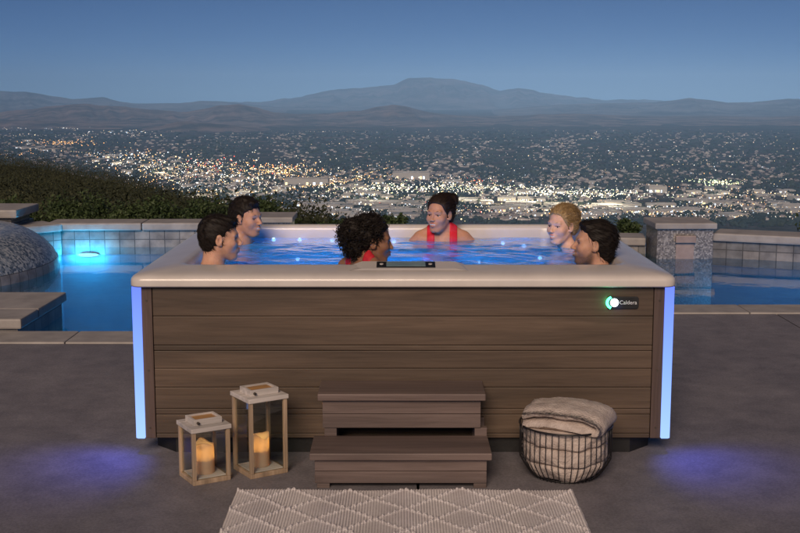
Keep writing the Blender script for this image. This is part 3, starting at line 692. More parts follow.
blond = dict(bun, flow=(-.11, 0, .05), mat=M['hairblonde'], blobs=[((-.122, 0, .058), (.040, .046, .044)), ((-.05, 0, .10), (.06, .05, .03)), ((.015, .056, .05), (.03, .016, .04)), ((.015, -.056, .05), (.03, .016, .04))], n=1800)
curly = dict(kind='curly', flow=(0, 0, 0), line=LINE_C, vol=.012, n=900, mat=M['hairdark'], amp=.005, freq=90, blobs=[((-.100, 0, .035), (.082, .075, .082)), ((-.085, 0, -.035), (.070, .062, .060)), ((-.03, 0, .105), (.06, .06, .035))])
SK1 = (.68, .39, .27); SK2 = (.64, .35, .225); SK3 = (.30, .15, .086); SK4 = (.62, .32, .20); SK5 = (.80, .50, .37); SK6 = (.60, .34, .23)
TUBP = [
 figure('short haired man in profile at the front left of the tub, nearest the left rim', (-.985, .50, 1.062), R(8), R(6), R(3), SK1, (.02,.015,.012), short, smile=.1, stubble=.25, wear=(.03,.04,.07), seed=1),
 figure('smiling dark haired man behind the front left man, at the back left of the tub', (-1.0, 1.72, 1.048), R(-20), R(-28), R(4), SK2, (.015,.012,.01), short2, smile=.9, stubble=.2, wear=(.05,.05,.06), seed=2),
 figure('woman with a pile of dark curls and red swimsuit strap at the front middle', (-.175, .50, 1.050), R(40), R(8), R(6), SK3, (.012,.009,.008), curly, True, smile=.2, wear=(.55,.015,.03), seed=3, up=.085, strap=(-.3, -.045)),
 figure('smiling woman with dark bun and bright red bikini at the back middle of the tub', (.262, 1.90, 1.050), R(-92), R(-122), R(2), SK4, (.03,.02,.015), bun, True, smile=1, wear=(.75,.02,.04), arms='spread', seed=4, up=.075),
 figure('smiling blonde woman with pinned up hair at the back right of the tub', (1.0, 1.58, 1.012), R(-155), R(-138), R(2), SK5, (.25,.15,.07), blond, True, smile=1, arms='fwd', wear=(.55,.04,.12), seed=5, up=.03, strap=(.28, .3)),
 figure('bearded man with slicked back dark hair in profile at the front right of the tub', (1.02, .50, 1.028), R(176), R(177), R(-3), SK6, (.02,.014,.011), slick, smile=.6, stubble=.8, wear=(.04,.04,.05), seed=6)]
#PEOPLE1#
# ------------------------------------------------------------------ steps
st = thing('tub_steps', 'two weathered plank steps standing in front of the hot tub', 'steps', (0, 0, 0))
def step(x0, x1, y0, y1, top, leg0, ny=2):
    m = MB().box((x0, y0, top-.034), (x1, y1, top), .005); m.build('tread', M['step'], st)
    m = MB(); h = (top-.036-leg0)/2
    for k in range(2): m.box((x0+.022, y0+.028, leg0+k*h+.002), (x1-.022, y0+.05, leg0+(k+1)*h-.001), .002)
    m.build('riser', M['step'], st)
    for s in (0, 1):
        xa = x0+.022 if s == 0 else x1-.042
        MB().box((xa, y0+.052, leg0), (xa+.02, y1-.01, top-.036), .002).build('side_board', M['step'], st)
step(-.436, .412, -.53, -.235, .178, .024); step(-.415, .40, -.262, .018, .392, .214)
for x in (-.405, .33):
    MB().box((x, -.495, 0), (x+.06, -.45, .0235), .002).build('foot', M['step'], st)
    MB().box((x, -.29, 0), (x+.06, -.25, .0235), .002).build('foot', M['step'], st)
    MB().box((x+.02, -.225, 0), (x+.08, -.185, .213), .002).build('leg', M['step'], st)
    MB().box((x+.02, -.04, 0), (x+.08, 0.0, .213), .002).build('leg', M['step'], st)

# ------------------------------------------------------------------ lanterns and candles
def glassmat():
    m = bpy.data.materials.new('pane_glass'); m.use_nodes = True; nt = m.node_tree; nt.nodes.clear()
    o = nt.nodes.new('ShaderNodeOutputMaterial'); t = nt.nodes.new('ShaderNodeBsdfTransparent'); g = nt.nodes.new('ShaderNodeBsdfGlossy')
    t.inputs[0].default_value = (.93,.95,.94,1)
    fr = nt.nodes.new('ShaderNodeLayerWeight'); fr.inputs[0].default_value = .25; pw = N(nt, 'ShaderNodeMath', operation='POWER'); L(nt, fr.outputs['Facing'], pw.inputs[0]); pw.inputs[1].default_value = 2.5; pm = N(nt, 'ShaderNodeMath', operation='MULTIPLY_ADD'); L(nt, pw.outputs[0], pm.inputs[0]); pm.inputs[1].default_value = .5; pm.inputs[2].default_value = .04; mx = nt.nodes.new('ShaderNodeMixShader'); g.inputs['Roughness'].default_value = .02
    L(nt, pm.outputs[0], mx.inputs[0]); L(nt, t.outputs[0], mx.inputs[1]); L(nt, g.outputs[0], mx.inputs[2]); L(nt, mx.outputs[0], o.inputs[0]); return m
M['glass'] = glassmat()
def lantern(label, x, y, rz, w, h):
    t = thing('lantern', label, 'lantern', (x, y, 0), rz, 'wooden candle lanterns'); a = w/2; p = .018
    MB().box((-a, -a, 0), (a, a, .022), .003).build('base', M['oak'], t)
    MB().box((-a+p, -a+p, .0225), (a-p, a-p, .028), .002).build('base_board', M['white'], t)
    for sx in (-1, 1):
        for sy in (-1, 1):
            x0, x1 = sorted((sx*a, sx*(a-p))); y0, y1 = sorted((sy*a, sy*(a-p)))
            MB().box((x0, y0, .0225), (x1, y1, h), .002).build('post', M['oak'], t)
    for sx in (-1, 1):
        MB().box((sx*(a-.012)-.001, -a+p, .023), (sx*(a-.012)+.001, a-p, h-.001)).build('glass_pane', M['glass'], t)
        MB().box((-a+p, sx*(a-.012)-.001, .023), (a-p, sx*(a-.012)+.001, h-.001)).build('glass_pane', M['glass'], t)
    MB().box((-a-.006, -a-.006, h+.0005), (a+.006, a+.006, h+.022), .003).build('top_plate', M['white'], t)
    b = w*.30
    bx = MB().box((-b*1.25, -b, h+.0225), (b*1.25, -b+.014, h+.052), .002).box((-b*1.25, b-.014, h+.0225), (b*1.25, b, h+.052), .002)
    bx.box((-b*1.25, -b+.0145, h+.0225), (-b*1.25+.014, b-.0145, h+.052), .002).box((b*1.25-.014, -b+.0145, h+.0225), (b*1.25, b-.0145, h+.052), .002)
    bx = bx.build('vent_box', M['white'], t)
    MB().box((-b*1.25+.015, -b+.015, h+.023), (b*1.25-.015, b-.015, h+.045), .002).build('handle_board', M['orangewood'], bx)
    kn = MB().lathe([(.007, 0), (.007, .01), (.003, .014)], 10); Mk = Matrix.Translation((-b*.9, -b, h+.036)) @ Matrix.Rotation(R(90), 4, 'X')
    MB().add([Mk @ Vector(v) for v in kn.v], kn.f, 0, True).build('knob', M['screw'], bx)
    return t
def waxmat():
    m, nt, b = newmat('candle_wax'); b.inputs['Base Color'].default_value = (.84,.72,.56,1); b.inputs['Roughness'].default_value = .5
    tr = nt.nodes.new('ShaderNodeBsdfTranslucent'); tr.inputs[0].default_value = (.9,.62,.34,1); mx = nt.nodes.new('ShaderNodeMixShader'); mx.inputs[0].default_value = .5
    o = nt.nodes['Material Output']; L(nt, b.outputs[0], mx.inputs[1]); L(nt, tr.outputs[0], mx.inputs[2]); L(nt, mx.outputs[0], o.inputs[0]); return m
M['wax'] = waxmat(); M['flame'] = emit('flame', (1,.55,.16), 28); M['wick'] = M['black']
def candle(label, x, y, r, h):
    t = thing('candle', label, 'candle', (x, y, .0285), 0, 'lit pillar candles'); n = 40
    prof = [(r*.97, 0, 0), (r, .004, 0), (r, h*.5, 0), (r, h-.012, .3), (r*.985, h-.003, 1), (r*.93, h, 1), (r*.86, h-.003, 1)]
    vs = []
    for rr_, z, k in prof:
        for j in range(n):
            a = 2*math.pi*j/n; dz = k*(.010*math.sin(a*2+x*9)+.006*math.sin(a*3+1))
            vs.append((rr_*math.cos(a), rr_*math.sin(a), z+dz))
    fs = [(i*n+j, i*n+(j+1) % n, (i+1)*n+(j+1) % n, (i+1)*n+j) for i in range(len(prof)-1) for j in range(n)]+[tuple(range(n))[::-1]]
    MB().add(vs, fs, 0, True).build('wax', M['wax'], t); MB().lathe([(.001, h-.075), (r*.985, h-.078)], 32).build('wax_pool', M['wax'], t)
    MB().tube([(0, 0, h-.078), (.001, 0, h-.055)], .0015, 6).build('wick', M['wick'], t)
    MB().lathe([(.001, -.014), (.006, -.008), (.0075, 0), (.005, .012), (.001, .026)], 12, (0, 0, h-.045)).build('flame', M['flame'], t)
    point_light('candle_light', (x, y, .0285+h-.030), .30, (1,.56,.20), 0)
A = (-.955, -.342); B = (-.70, -.235)
lantern('shorter wooden lantern with white top and lit candle, nearest the left corner of the tub', A[0], A[1], R(31), .19, .255)
candle('lit pillar candle inside the shorter left lantern', A[0]+.0, A[1]+.0, .047, .145)
lantern('taller wooden lantern with white top and lit candle, beside the plank steps', B[0], B[1], R(33), .20, .372)
candle('lit pillar candle inside the taller lantern', B[0]+.0, B[1]+.0, .045, .155)

# ------------------------------------------------------------------ basket and towels
bx_, by_ = .785, -.30
bk = thing('wire_basket', 'round black wire basket holding folded towels, right of the steps', 'basket', (bx_, by_, 0))
def brad(z): return .135+.085*min(1, (max(z, 0)/.10))**.6 + .0
def hoop(r, z, rad): return MB().tube([(r*math.cos(2*math.pi*i/64), r*math.sin(2*math.pi*i/64), z) for i in range(65)], rad, 8, cap=False)
hoop(.222, .262, .005).build('rim', M['wire'], bk); hoop(.137, .006, .004).build('bottom_ring', M['wire'], bk)
for k in range(44):
    a = 2*math.pi*k/44; 
    pts = [(.0, .0, .005)] if False else []
    for z in [.006, .02, .04, .07, .10, .16, .21, .262]:
        r_ = brad(z); pts.append((r_*math.cos(a), r_*math.sin(a), z))
    MB().tube(pts, .0024, 5).build('wire', M['wire'], bk)
m = MB()
for k in range(8):
    a = math.pi*k/8; m.tube([(-.137*math.cos(a), -.137*math.sin(a), .006), (.137*math.cos(a), .137*math.sin(a), .006)], .0022, 5)
m.build('bottom_grid', M['wire'], bk)
def towel(label, c, w, dpt, h, rz, folds=3, seed=0, fold_side=1, droop=0):
    """folded towel: stacked rounded layers joined at the fold as one serpentine sheet"""
    t = h/folds; path = []
    for k in range(folds):
        z = t*(k+.5); xs_ = np.linspace(-w/2+t/2, w/2-t/2, 14)
        if k % 2: xs_ = xs_[::-1]
        for x in xs_: path.append((x, z))
        if k < folds-1:
            s = 1 if k % 2 == 0 else -1; xe = s*(w/2-t/2)
            for a in (-60, -30, 0, 30, 60):
                path.append((xe+math.cos(R(a))*t*.5*s, t*(k+1)+math.sin(R(a))*t*.5))
    th = t*.46; ny_ = 16; vs = []; fs = []; P = len(path)
    for i, (x, z) in enumerate(path):
        x0, z0 = path[max(i-1, 0)]; x1, z1 = path[min(i+1, P-1)]; dx, dz = x1-x0, z1-z0; l = math.hypot(dx, dz) or 1; nx_, nz_ = -dz/l, dx/l
        for side in (1, -1):
            for j in range(ny_+1):
                v = -1+2*j/ny_; k = (1-abs(v)**6)**.5*.9+.1 if abs(v) < 1 else .25
                ww = .008*mnoise.noise(Vector((x*9+seed, v*2.4, z*20)))+.004*mnoise.noise(Vector((x*24+seed, v*7, z*20)))
                y = v*dpt/2+ww*1.2
                X = x+nx_*th*k*side*(1 if True else 0); Z = z+nz_*th*k*side+ww-droop*(x*x*2+y*y*1.6)
                vs.append((X, y, Z))
    w1 = ny_+1
    def id_(i, s, j): return (i*2+s)*w1+j
    for i in range(P-1):
        for s in (0, 1):
            for j in range(ny_): fs.append((id_(i, s, j), id_(i+1, s, j), id_(i+1, s, j+1), id_(i, s, j+1)))
        fs.append((id_(i, 0, 0), id_(i, 1, 0), id_(i+1, 1, 0), id_(i+1, 0, 0))); fs.append((id_(i, 0, ny_), id_(i+1, 0, ny_), id_(i+1, 1, ny_), id_(i, 1, ny_)))
    for i in (0, P-1):
        for j in range(ny_): fs.append((id_(i, 0, j), id_(i, 0, j+1), id_(i, 1, j+1), id_(i, 1, j)))
    o = MB().add(vs, fs, 0, True).build('towel', M['towel'], None); o.location = c; o.rotation_euler = (R(0), 0, rz)
    return tag(o, label, 'towel', 'folded towels in the basket')
def towel_round(label, z0, z1, r, seed):
    """a towel pushed down in the basket, its sides bulging round between the wires, with fold lines"""
    vs = []; fs = []; n = 72; layers = 1; prof = []
    H = z1-z0
    for l in range(layers):
        for q in range(11):
            u = q/10; prof.append((math.sin(math.pi*u)**.4*.014, z0+H*(l+u)/layers))
    for b, z in prof:
        for j in range(n):
            a = 2*math.pi*j/n; rad = (min(r, brad(z)-.03)+b)*(1+.09*mnoise.noise(Vector((math.cos(a)*3.2, math.sin(a)*3.2, seed+z*16)))+.05*mnoise.noise(Vector((math.cos(a)*8, math.sin(a)*8, seed+z*50))))
            rad = min(rad, brad(z)-.006)
            vs.append((rad*math.cos(a), rad*math.sin(a), z+.016*mnoise.noise(Vector((math.cos(a)*1.6, math.sin(a)*1.6, 4)))))
    k = len(prof)
    fs = [(i*n+j, i*n+(j+1) % n, (i+1)*n+(j+1) % n, (i+1)*n+j) for i in range(k-1) for j in range(n)]+[tuple(range(n))[::-1], tuple((k-1)*n+j for j in range(n))]
    o = MB().add(vs, fs, 0, True).build('towel', M['towel']); o.location = (bx_, by_, 0); return tag(o, label, 'towel', 'folded towels in the basket')
towel_round('beige towel at the very bottom of the wire basket', .012, .095, .18, 1)
towel_round('beige towel in the middle of the stack in the wire basket', .100, .178, .19, 5)
towel_round('beige towel just under the top towel in the wire basket', .183, .255, .19, 9)
towel('topmost thick folded beige towel lying over the rim of the wire basket', (bx_+.0, by_+.0, .262), .40, .30, .105, R(-24), 2, 3, droop=.30)

# ------------------------------------------------------------------ rug
def rugmat():
    m, nt, b = newmat('woven_wool'); tc = nt.nodes.new('ShaderNodeTexCoord'); sp = nt.nodes.new('ShaderNodeSeparateXYZ'); L(nt, tc.outputs['Object'], sp.inputs[0])
    n = noise(nt, tc.outputs['Object'], 60, 4); nb = noise(nt, tc.outputs['Object'], 4, 3)
    def wave(out, f):
        a = N(nt, 'ShaderNodeMath', operation='MULTIPLY'); L(nt, out, a.inputs[0]); a.inputs[1].default_value = f
        c = N(nt, 'ShaderNodeMath', operation='SINE'); L(nt, a.outputs[0], c.inputs[0]); return c.outputs[0]
    wx = wave(sp.outputs[0], 2*math.pi/.0125); wy = wave(sp.outputs[1], 2*math.pi/.011)
    ad = N(nt, 'ShaderNodeMath', operation='MULTIPLY_ADD'); L(nt, wx, ad.inputs[0]); ad.inputs[1].default_value = .5; L(nt, n, ad.inputs[2])
    a2 = N(nt, 'ShaderNodeMath', operation='MULTIPLY_ADD'); L(nt, wy, a2.inputs[0]); a2.inputs[1].default_value = .22; L(nt, ad.outputs[0], a2.inputs[2])
    r = ramp(nt, a2.outputs[0], [(.0, (.50,.46,.47)), (.5, (.80,.75,.76)), (.95, (.86,.82,.82))]); 
    mx = N(nt, 'ShaderNodeMixRGB', blend_type='MULTIPLY'); mx.inputs[0].default_value = .6; r2 = ramp(nt, nb, [(.3, (.8,.78,.77)), (.7, (1.1,1.1,1.1))])
    L(nt, r.outputs[0], mx.inputs[1]); L(nt, r2.outputs[0], mx.inputs[2]); L(nt, mx.outputs[0], b.inputs['Base Color'])
    b.inputs['Roughness'].default_value = .95; b.inputs['Specular IOR Level'].default_value = .1; bump(nt, a2.outputs[0], b, .5, .005); return m
rw, rd = 1.56, 1.3; gx, gy = 360, 220; V = []
def tri(x): x = x-math.floor(x); return abs(2*x-1)
for j in range(gy):
    for i in range(gx):
        x = -rw/2+rw*i/(gx-1); y = -rd+rd*j/(gy-1)
        e = .006*mnoise.noise(Vector((x*6, 0, 1)))+.003*mnoise.noise(Vector((x*40, 0, 5))) if j > gy-3 else 0
        x0_ = x; x = x+.012*mnoise.noise(Vector((x*4, y*5, 8))); dgn = tri(x/.52)*.26+.010*mnoise.noise(Vector((x*5, y*6, 2))); x = x0_; q = [abs(((y+k+dgn+.13) % .26)-.13) for k in (0,)][0]; q2 = abs(((y-dgn+.13) % .26)-.13)
        rdg = math.exp(-(q/.011)**2)+math.exp(-(q2/.011)**2)
        z = .012+.011*min(1, rdg)*(.6+.4*math.sin(2*math.pi*x/.026))+.0025*math.sin(2*math.pi*x/.013)*(1 if rdg < .3 else .3)
        if i in (0, gx-1) or j in (0, gy-1): z = .001
        V.append((x+(.004*mnoise.noise(Vector((y*20, x, 0))) if i in (0, 1, gx-2, gx-1) else 0), y+e, z+.007*(.6+mnoise.noise(Vector((x*2.5, y*3, 0))))))
FS = [(j*gx+i, j*gx+i+1, (j+1)*gx+i+1, (j+1)*gx+i) for j in range(gy-1) for i in range(gx-1)]
rug = npmesh('rug', V, FS, rugmat(), smooth=True); rug.location = (.008, -.56, .001)
tag(rug, 'cream woven rug with raised diamond pattern on the concrete before the steps', 'rug')

# ------------------------------------------------------------------ far country: terrain sheet, hills, mountains
PLAIN = -300.0; KF = F
def interp(pts, x):
    return float(np.interp(x, [p[0] for p in pts], [p[1] for p in pts]))
ridge_line = [(-600, 148), (-200, 150), (0, 158), (50, 164), (100, 175), (150, 188), (200, 205), (235, 220), (300, 240), (400, 248), (560, 250), (620, 243), (700, 247), (1600, 250)]
def terr(x, y):
    dx, dy = x-CAM.x, y-CAM.y; r = math.hypot(dx, dy); px = 400+F*dx/max(dy, 1)
    yr = interp(ridge_line, px); k = min(1, max(0, math.log(max(r, 20)/20)/math.log(130/20)))
    ys = 245+(yr-245)*k; zc = CAM.z-r*(ys-94.25)/KF
    if r > 130:
        zc = CAM.z-130*(yr-94.25)/KF-(r-130)*.27-((r-130)/400)**2*10
    nz = .35*mnoise.noise(Vector((x*.09, y*.09, 0)))*min(1, r/40)
    z = zc+nz
    if z < PLAIN+5: z = PLAIN + 3*mnoise.noise(Vector((x*.0012, y*.0012, 2)))
    return z
V = []; FS = []; az = np.tan(np.radians(np.linspace(-58, 58, 420))); rad = np.concatenate([np.geomspace(15.8, 1500, 130), np.geomspace(1600, 42000, 66)]); na = len(az)
for r_ in rad:
    for a in az:
        y = CAM.y+r_/math.sqrt(1+a*a); x = CAM.x+a*(y-CAM.y); 
        if r_ < 16: y = max(y, 9.7) if abs(x) < 40 else y
        V.append((x, y, terr(x, y)))
for j in range(len(rad)-1):
    for i in range(na-1): FS.append((j*na+i, j*na+i+1, (j+1)*na+i+1, (j+1)*na+i))
def terrmat():
    m, nt, b = newmat('dry_valley'); v = coord(nt)
    n1 = noise(nt, v, .0016, 8, .62); n2 = noise(nt, v, .012, 6, .7); n3 = noise(nt, v, .08, 3)
    r = ramp(nt, n1, [(.36, (.030,.036,.034)), (.48, (.062,.054,.050)), (.56, (.045,.046,.044)), (.68, (.135,.10,.085))])
    r2 = ramp(nt, n2, [(.35, (.45,.5,.52)), (.66, (1.5,1.4,1.35))]); r3 = ramp(nt, n3, [(.35, (.7,.7,.7)), (.65, (1.3,1.3,1.3))])
    x = N(nt, 'ShaderNodeMixRGB', blend_type='MULTIPLY'); x.inputs[0].default_value = 1; L(nt, r.outputs[0], x.inputs[1]); L(nt, r2.outputs[0], x.inputs[2])
    y = N(nt, 'ShaderNodeMixRGB', blend_type='MULTIPLY'); y.inputs[0].default_value = 1; L(nt, x.outputs[0], y.inputs[1]); L(nt, r3.outputs[0], y.inputs[2])
    L(nt, y.outputs[0], b.inputs['Base Color']); b.inputs['Roughness'].default_value = .95; b.inputs['Specular IOR Level'].default_value = 0; return m
tag(npmesh('terrain', V, FS, terrmat(), smooth=True), kind='structure')
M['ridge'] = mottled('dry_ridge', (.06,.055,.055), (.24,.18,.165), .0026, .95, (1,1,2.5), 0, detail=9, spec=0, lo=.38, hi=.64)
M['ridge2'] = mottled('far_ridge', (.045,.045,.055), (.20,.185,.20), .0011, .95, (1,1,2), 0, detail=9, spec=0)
def ridge(name, pts, D, front, back, mat, foot=PLAIN, amp=.5, seed=0, step=2.0, gul=.42):
    x0, x1 = pts[0][0], pts[-1][0]; us = np.arange(x0, x1+step, step); ts = [0, .04, .1, .18, .27, .36, .45, .54, .63, .72, .8, .88, .94, 1, 1.06, 1.15, 1.3, 1.6, 2]
    V = []; FS = []
    for t in ts:
        for u in us:
            c = interp(pts, u); zc = CAM.z+D*(94.25-c)/KF; e = min(1, (u-x0)/40, (x1-u)/40); 
            px_m = D/KF; zc += amp*px_m*(mnoise.fractal(Vector((u*.045, seed, 0)), 1, 2, 5)*1.6)
            zc = foot-5+(zc-foot+5)*max(0, e)**.5
            d = D-front+front*t if t <= 1 else D+back*(t-1)
            prof = (t**.9)*(.35+.65*t) if t <= 1 else max(0, 1-(t-1))**1.3
            g = (mnoise.ridged_multi_fractal(Vector((u*.05+t*.5, t*1.6, seed+3)), 1, 2, 6, 1, 2)*.45-.5)*gul*(4*prof*(1-prof)+.06)
            z = foot-4+(zc-foot+4)*min(1.1, max(0, prof+g)) if t > 0 else foot-4
            V.append((CAM.x+(u-400)/KF*d, CAM.y+d, z))
    n = len(us)
    for j in range(len(ts)-1):
        for i in range(n-1): FS.append((j*n+i, j*n+i+1, (j+1)*n+i+1, (j+1)*n+i))
    return tag(npmesh(name, V, FS, mat, smooth=True), kind='structure')
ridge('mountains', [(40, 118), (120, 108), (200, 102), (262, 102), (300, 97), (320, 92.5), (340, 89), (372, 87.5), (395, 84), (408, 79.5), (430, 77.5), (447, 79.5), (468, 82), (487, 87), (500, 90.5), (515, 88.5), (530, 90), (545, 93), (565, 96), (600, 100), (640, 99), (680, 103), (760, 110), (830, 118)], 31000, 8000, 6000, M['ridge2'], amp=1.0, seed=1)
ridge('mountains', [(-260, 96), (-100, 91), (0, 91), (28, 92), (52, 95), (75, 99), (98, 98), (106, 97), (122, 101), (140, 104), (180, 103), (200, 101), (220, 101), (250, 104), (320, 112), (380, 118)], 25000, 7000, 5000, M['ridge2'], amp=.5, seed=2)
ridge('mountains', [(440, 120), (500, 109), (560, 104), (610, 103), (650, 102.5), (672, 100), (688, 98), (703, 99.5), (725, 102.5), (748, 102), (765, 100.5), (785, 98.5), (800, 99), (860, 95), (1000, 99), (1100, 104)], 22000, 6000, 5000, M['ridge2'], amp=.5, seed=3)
ridge('hills', [(-260, 108), (-60, 109), (0, 112), (30, 109), (60, 105.5), (88, 103.5), (110, 105.5), (150, 109), (188, 112), (205, 108.5), (222, 105), (240, 104), (256, 107), (275, 112), (300, 114), (330, 113), (360, 110.5), (380, 106), (393, 104), (407, 107), (430, 112), (460, 116), (500, 117), (540, 114), (580, 113.5), (640, 116), (700, 116), (760, 117), (900, 116), (1060, 118)], 14500, 3600, 3000, M['ridge'], amp=.6, seed=4)
ridge('hills', [(130, 130), (160, 125.5), (178, 121.5), (192, 121), (205, 123), (225, 124), (250, 127), (290, 130)], 10300, 900, 900, M['ridge'], amp=.4, seed=5)
ridge('hills', [(-260, 119), (-100, 118), (0, 119), (60, 121), (120, 124), (150, 128)], 11500, 1500, 1500, M['ridge'], amp=.4, seed=6)

# ------------------------------------------------------------------ town on the plain
def ground_pt(u, v): return at(u, v, z=PLAIN+3)
def cloud(name, items, mats, label=None, cat=None, group=None):
    """items: (template verts, template faces, location, scale, rotation, material)"""
    Vs, Fs, Ms = [], [], []; k = 0
    for tv, tf, loc, sc, rz, mi in items:
        c, s_ = math.cos(rz), math.sin(rz); p = tv*np.array(sc); q = np.stack([p[:, 0]*c-p[:, 1]*s_, p[:, 0]*s_+p[:, 1]*c, p[:, 2]], 1)+np.array(loc)
        Vs.append(q); Fs.append(tf+k); k += len(tv); Ms += [mi]*len(tf)
    o = npmesh(name, np.concatenate(Vs), np.concatenate(Fs), mats); o.data.polygons.foreach_set('material_index', np.array(Ms, np.int32)); return o
bm = bmesh.new(); bmesh.ops.create_icosphere(bm, subdivisions=1, radius=1); bm.verts.index_update()
ICO_V = np.array([v.co[:] for v in bm.verts]); ICO_F = np.array([[v.index for v in f.verts] for f in bm.faces]); bm.free()
OCT_V = np.array([(1,0,0), (-1,0,0), (0,1,0), (0,-1,0), (0,0,1), (0,0,-1)], float); OCT_F = np.array([(0,2,4), (2,1,4), (1,3,4), (3,0,4), (2,0,5), (1,2,5), (3,1,5), (0,3,5)])
HV = np.array([(-.5,-.5,0), (.5,-.5,0), (.5,.5,0), (-.5,.5,0), (-.5,-.5,.6), (.5,-.5,.6), (.5,.5,.6), (-.5,.5,.6), (-.3,0,1), (.3,0,1)], float)
HW_ = np.array([(0,1,5,4), (1,2,6,5), (2,3,7,6), (3,0,4,7)]); HR = np.array([(4,5,9,8), (5,6,9,9), (6,7,8,9), (7,4,8,8)])
def clump(u, v, s, sd): return mnoise.noise(Vector((u/s, v/s*3.2, sd)))
M['citytree'] = mottled('valley_tree', (.018,.026,.022), (.045,.055,.035), .02, .95, bstr=0, spec=0)
M['wallA'] = mottled('house_stucco', (.34,.32,.31), (.60,.57,.55), .03, .9, bstr=0)
M['roofA'] = mottled('house_roof', (.14,.12,.12), (.36,.31,.30), .02, .9, bstr=0)
M['roofW'] = mottled('flat_roof', (.34,.35,.37), (.55,.56,.58), .02, .8, bstr=0)
M['roofG'] = mottled('grey_flat_roof', (.18,.19,.21), (.30,.31,.33), .02, .8, bstr=0)
M['wallW'] = mottled('warehouse_wall', (.30,.29,.28), (.42,.40,.39), .04, .8, bstr=0)
items = []
while len(items) < 10500:
    u = random.uniform(-40, 840); v = 131+95*random.random()**1.0
    c = clump(u, v, 60, 3); 
    if random.random() > .5+.9*c: continue
    p = ground_pt(u, v); D = p.y-CAM.y; w = random.uniform(.7, 2.2)*D/KF*random.choice((1, 1, 1.8)); h = min(random.uniform(4, 9), w*1.2)
    if v > 205: h = min(h, 9); w = min(w, 11)
    tv = ICO_V*(1+.35*rng.standard_normal((len(ICO_V), 1))*.6)
    items.append((tv, ICO_F, (p.x, p.y, PLAIN+h*.6), (w, w*1.5, h), random.random()*3, 0))
tag(cloud('valley_trees', items, [M['citytree']]), 'dark tree groves scattered all over the valley town', 'trees', kind='stuff')
# houses
lit = [emit('window_warm', (1,.72,.38), 2.2), emit('window_cool', (.8,.9,1), 2.0)]
hs = []
while len(hs) < 5200:
    u = random.uniform(-40, 840); v = random.uniform(133, 219)
    c = clump(u, v, 45, 9)+.6*clump(u, v, 12, 4)
    if random.random() > .40+1.3*c: continue
    p = ground_pt(u, v); 
    hs.append((p.x, p.y, random.uniform(11, 20), random.uniform(9, 14), random.uniform(5, 8.5), random.uniform(-.6, .6)+random.choice((0, 1.57))))
hs.sort(key=lambda q: q[1]); NEAR = 220; itW = []
for x, y, a, b, h, rz in hs[NEAR:]:
    itW.append((HV, HW_, (x, y, PLAIN), (a, b, h), rz, 0)); itW.append((HV, HR, (x, y, PLAIN), (a*1.08, b*1.08, h), rz, 1))
tag(cloud('houses', itW, [M['wallA'], M['roofA']]), 'countless small pale houses spread across the valley floor', 'houses', kind='stuff')
hm = bpy.data.meshes.new('house'); hm.from_pydata([tuple(v) for v in HV], [], [tuple(f) for f in HW_]+[(4,5,9,8), (5,6,9), (6,7,8,9), (7,4,8)])
hm.materials.append(M['wallA']); hm.materials.append(M['roofA']); hm.polygons.foreach_set('material_index', [0]*4+[1]*4)
for x, y, a, b, h, rz in hs[:NEAR]:
    o = bpy.data.objects.new('house', hm); COL.objects.link(o); o.location = (x, y, PLAIN); o.scale = (a, b, h); o.rotation_euler = (0, 0, rz)
    tag(o, 'small pale house with pitched roof at the near side of the valley town', 'house', 'houses at the near side of the town')
# commercial buildings
def bldg_mesh(k):
    m = MB(); r_ = random.Random(k)
    m.box((-.5, -.5, 0), (.5, .5, .86), 0, 0); m.box((-.5, -.5, .862), (.5, .5, .868), 0, 1)
    for a, b in (((-.5, -.5), (.5, -.485)), ((-.5, .485), (.5, .5)), ((-.5, -.484), (-.49, .484)), ((.49, -.484), (.5, .484))): m.box((a[0], a[1], .869), (b[0], b[1], 1.0), 0, 0)
    for i in range(r_.randint(3, 7)):
        x, y = r_.uniform(-.4, .35), r_.uniform(-.4, .35); m.box((x, y, .87), (x+.04, y+.06, 1.02), 0, 1)
    for i in range(12):
        if r_.random() < .62:
            x = -.47+i*.079; m.box((x, -.505, .12), (x+.05, -.5005, .5), 0, 2 if r_.random() < .6 else 3)
    return m
BM_ = {}
def building(u, v, wpx, dep, h, roof='roofW', rz=0, seed=0, label=None, group='warehouses and shops of the valley town', glow=.5):
    key = (seed % 6, roof)
    if key not in BM_:
        o = bldg_mesh(seed % 6).build('warehouse', [M['wallW'], M[roof], lit[0], lit[1]]); BM_[key] = o.data; bpy.data.objects.remove(o)
    p = at(u, v, z=PLAIN); D = p.y-CAM.y; o = bpy.data.objects.new('warehouse', BM_[key]); COL.objects.link(o)
    o.location = (p.x, p.y+dep/2, PLAIN); o.scale = (wpx*D/KF, dep, h); o.rotation_euler = (0, 0, rz)
    tag(o, label or ('long flat roofed building with pale roof among others of its kind in the town' if roof == 'roofW' else 'flat roofed building with grey roof among others of its kind in the town'), 'building', None if label else (group if roof == 'roofW' else 'grey roofed buildings of the valley town'))
    return o
building(411, 180, 37, 90, 26, label='very long white building standing alone in the middle of the town'); building(306, 186, 44, 70, 24, 'roofG', label='broad white block left of the town centre, under the orange street lights', seed=2)
building(658, 193.5, 18, 60, 22, label='white hall right of the dark fields at the right of the town', seed=1)
sd = 0
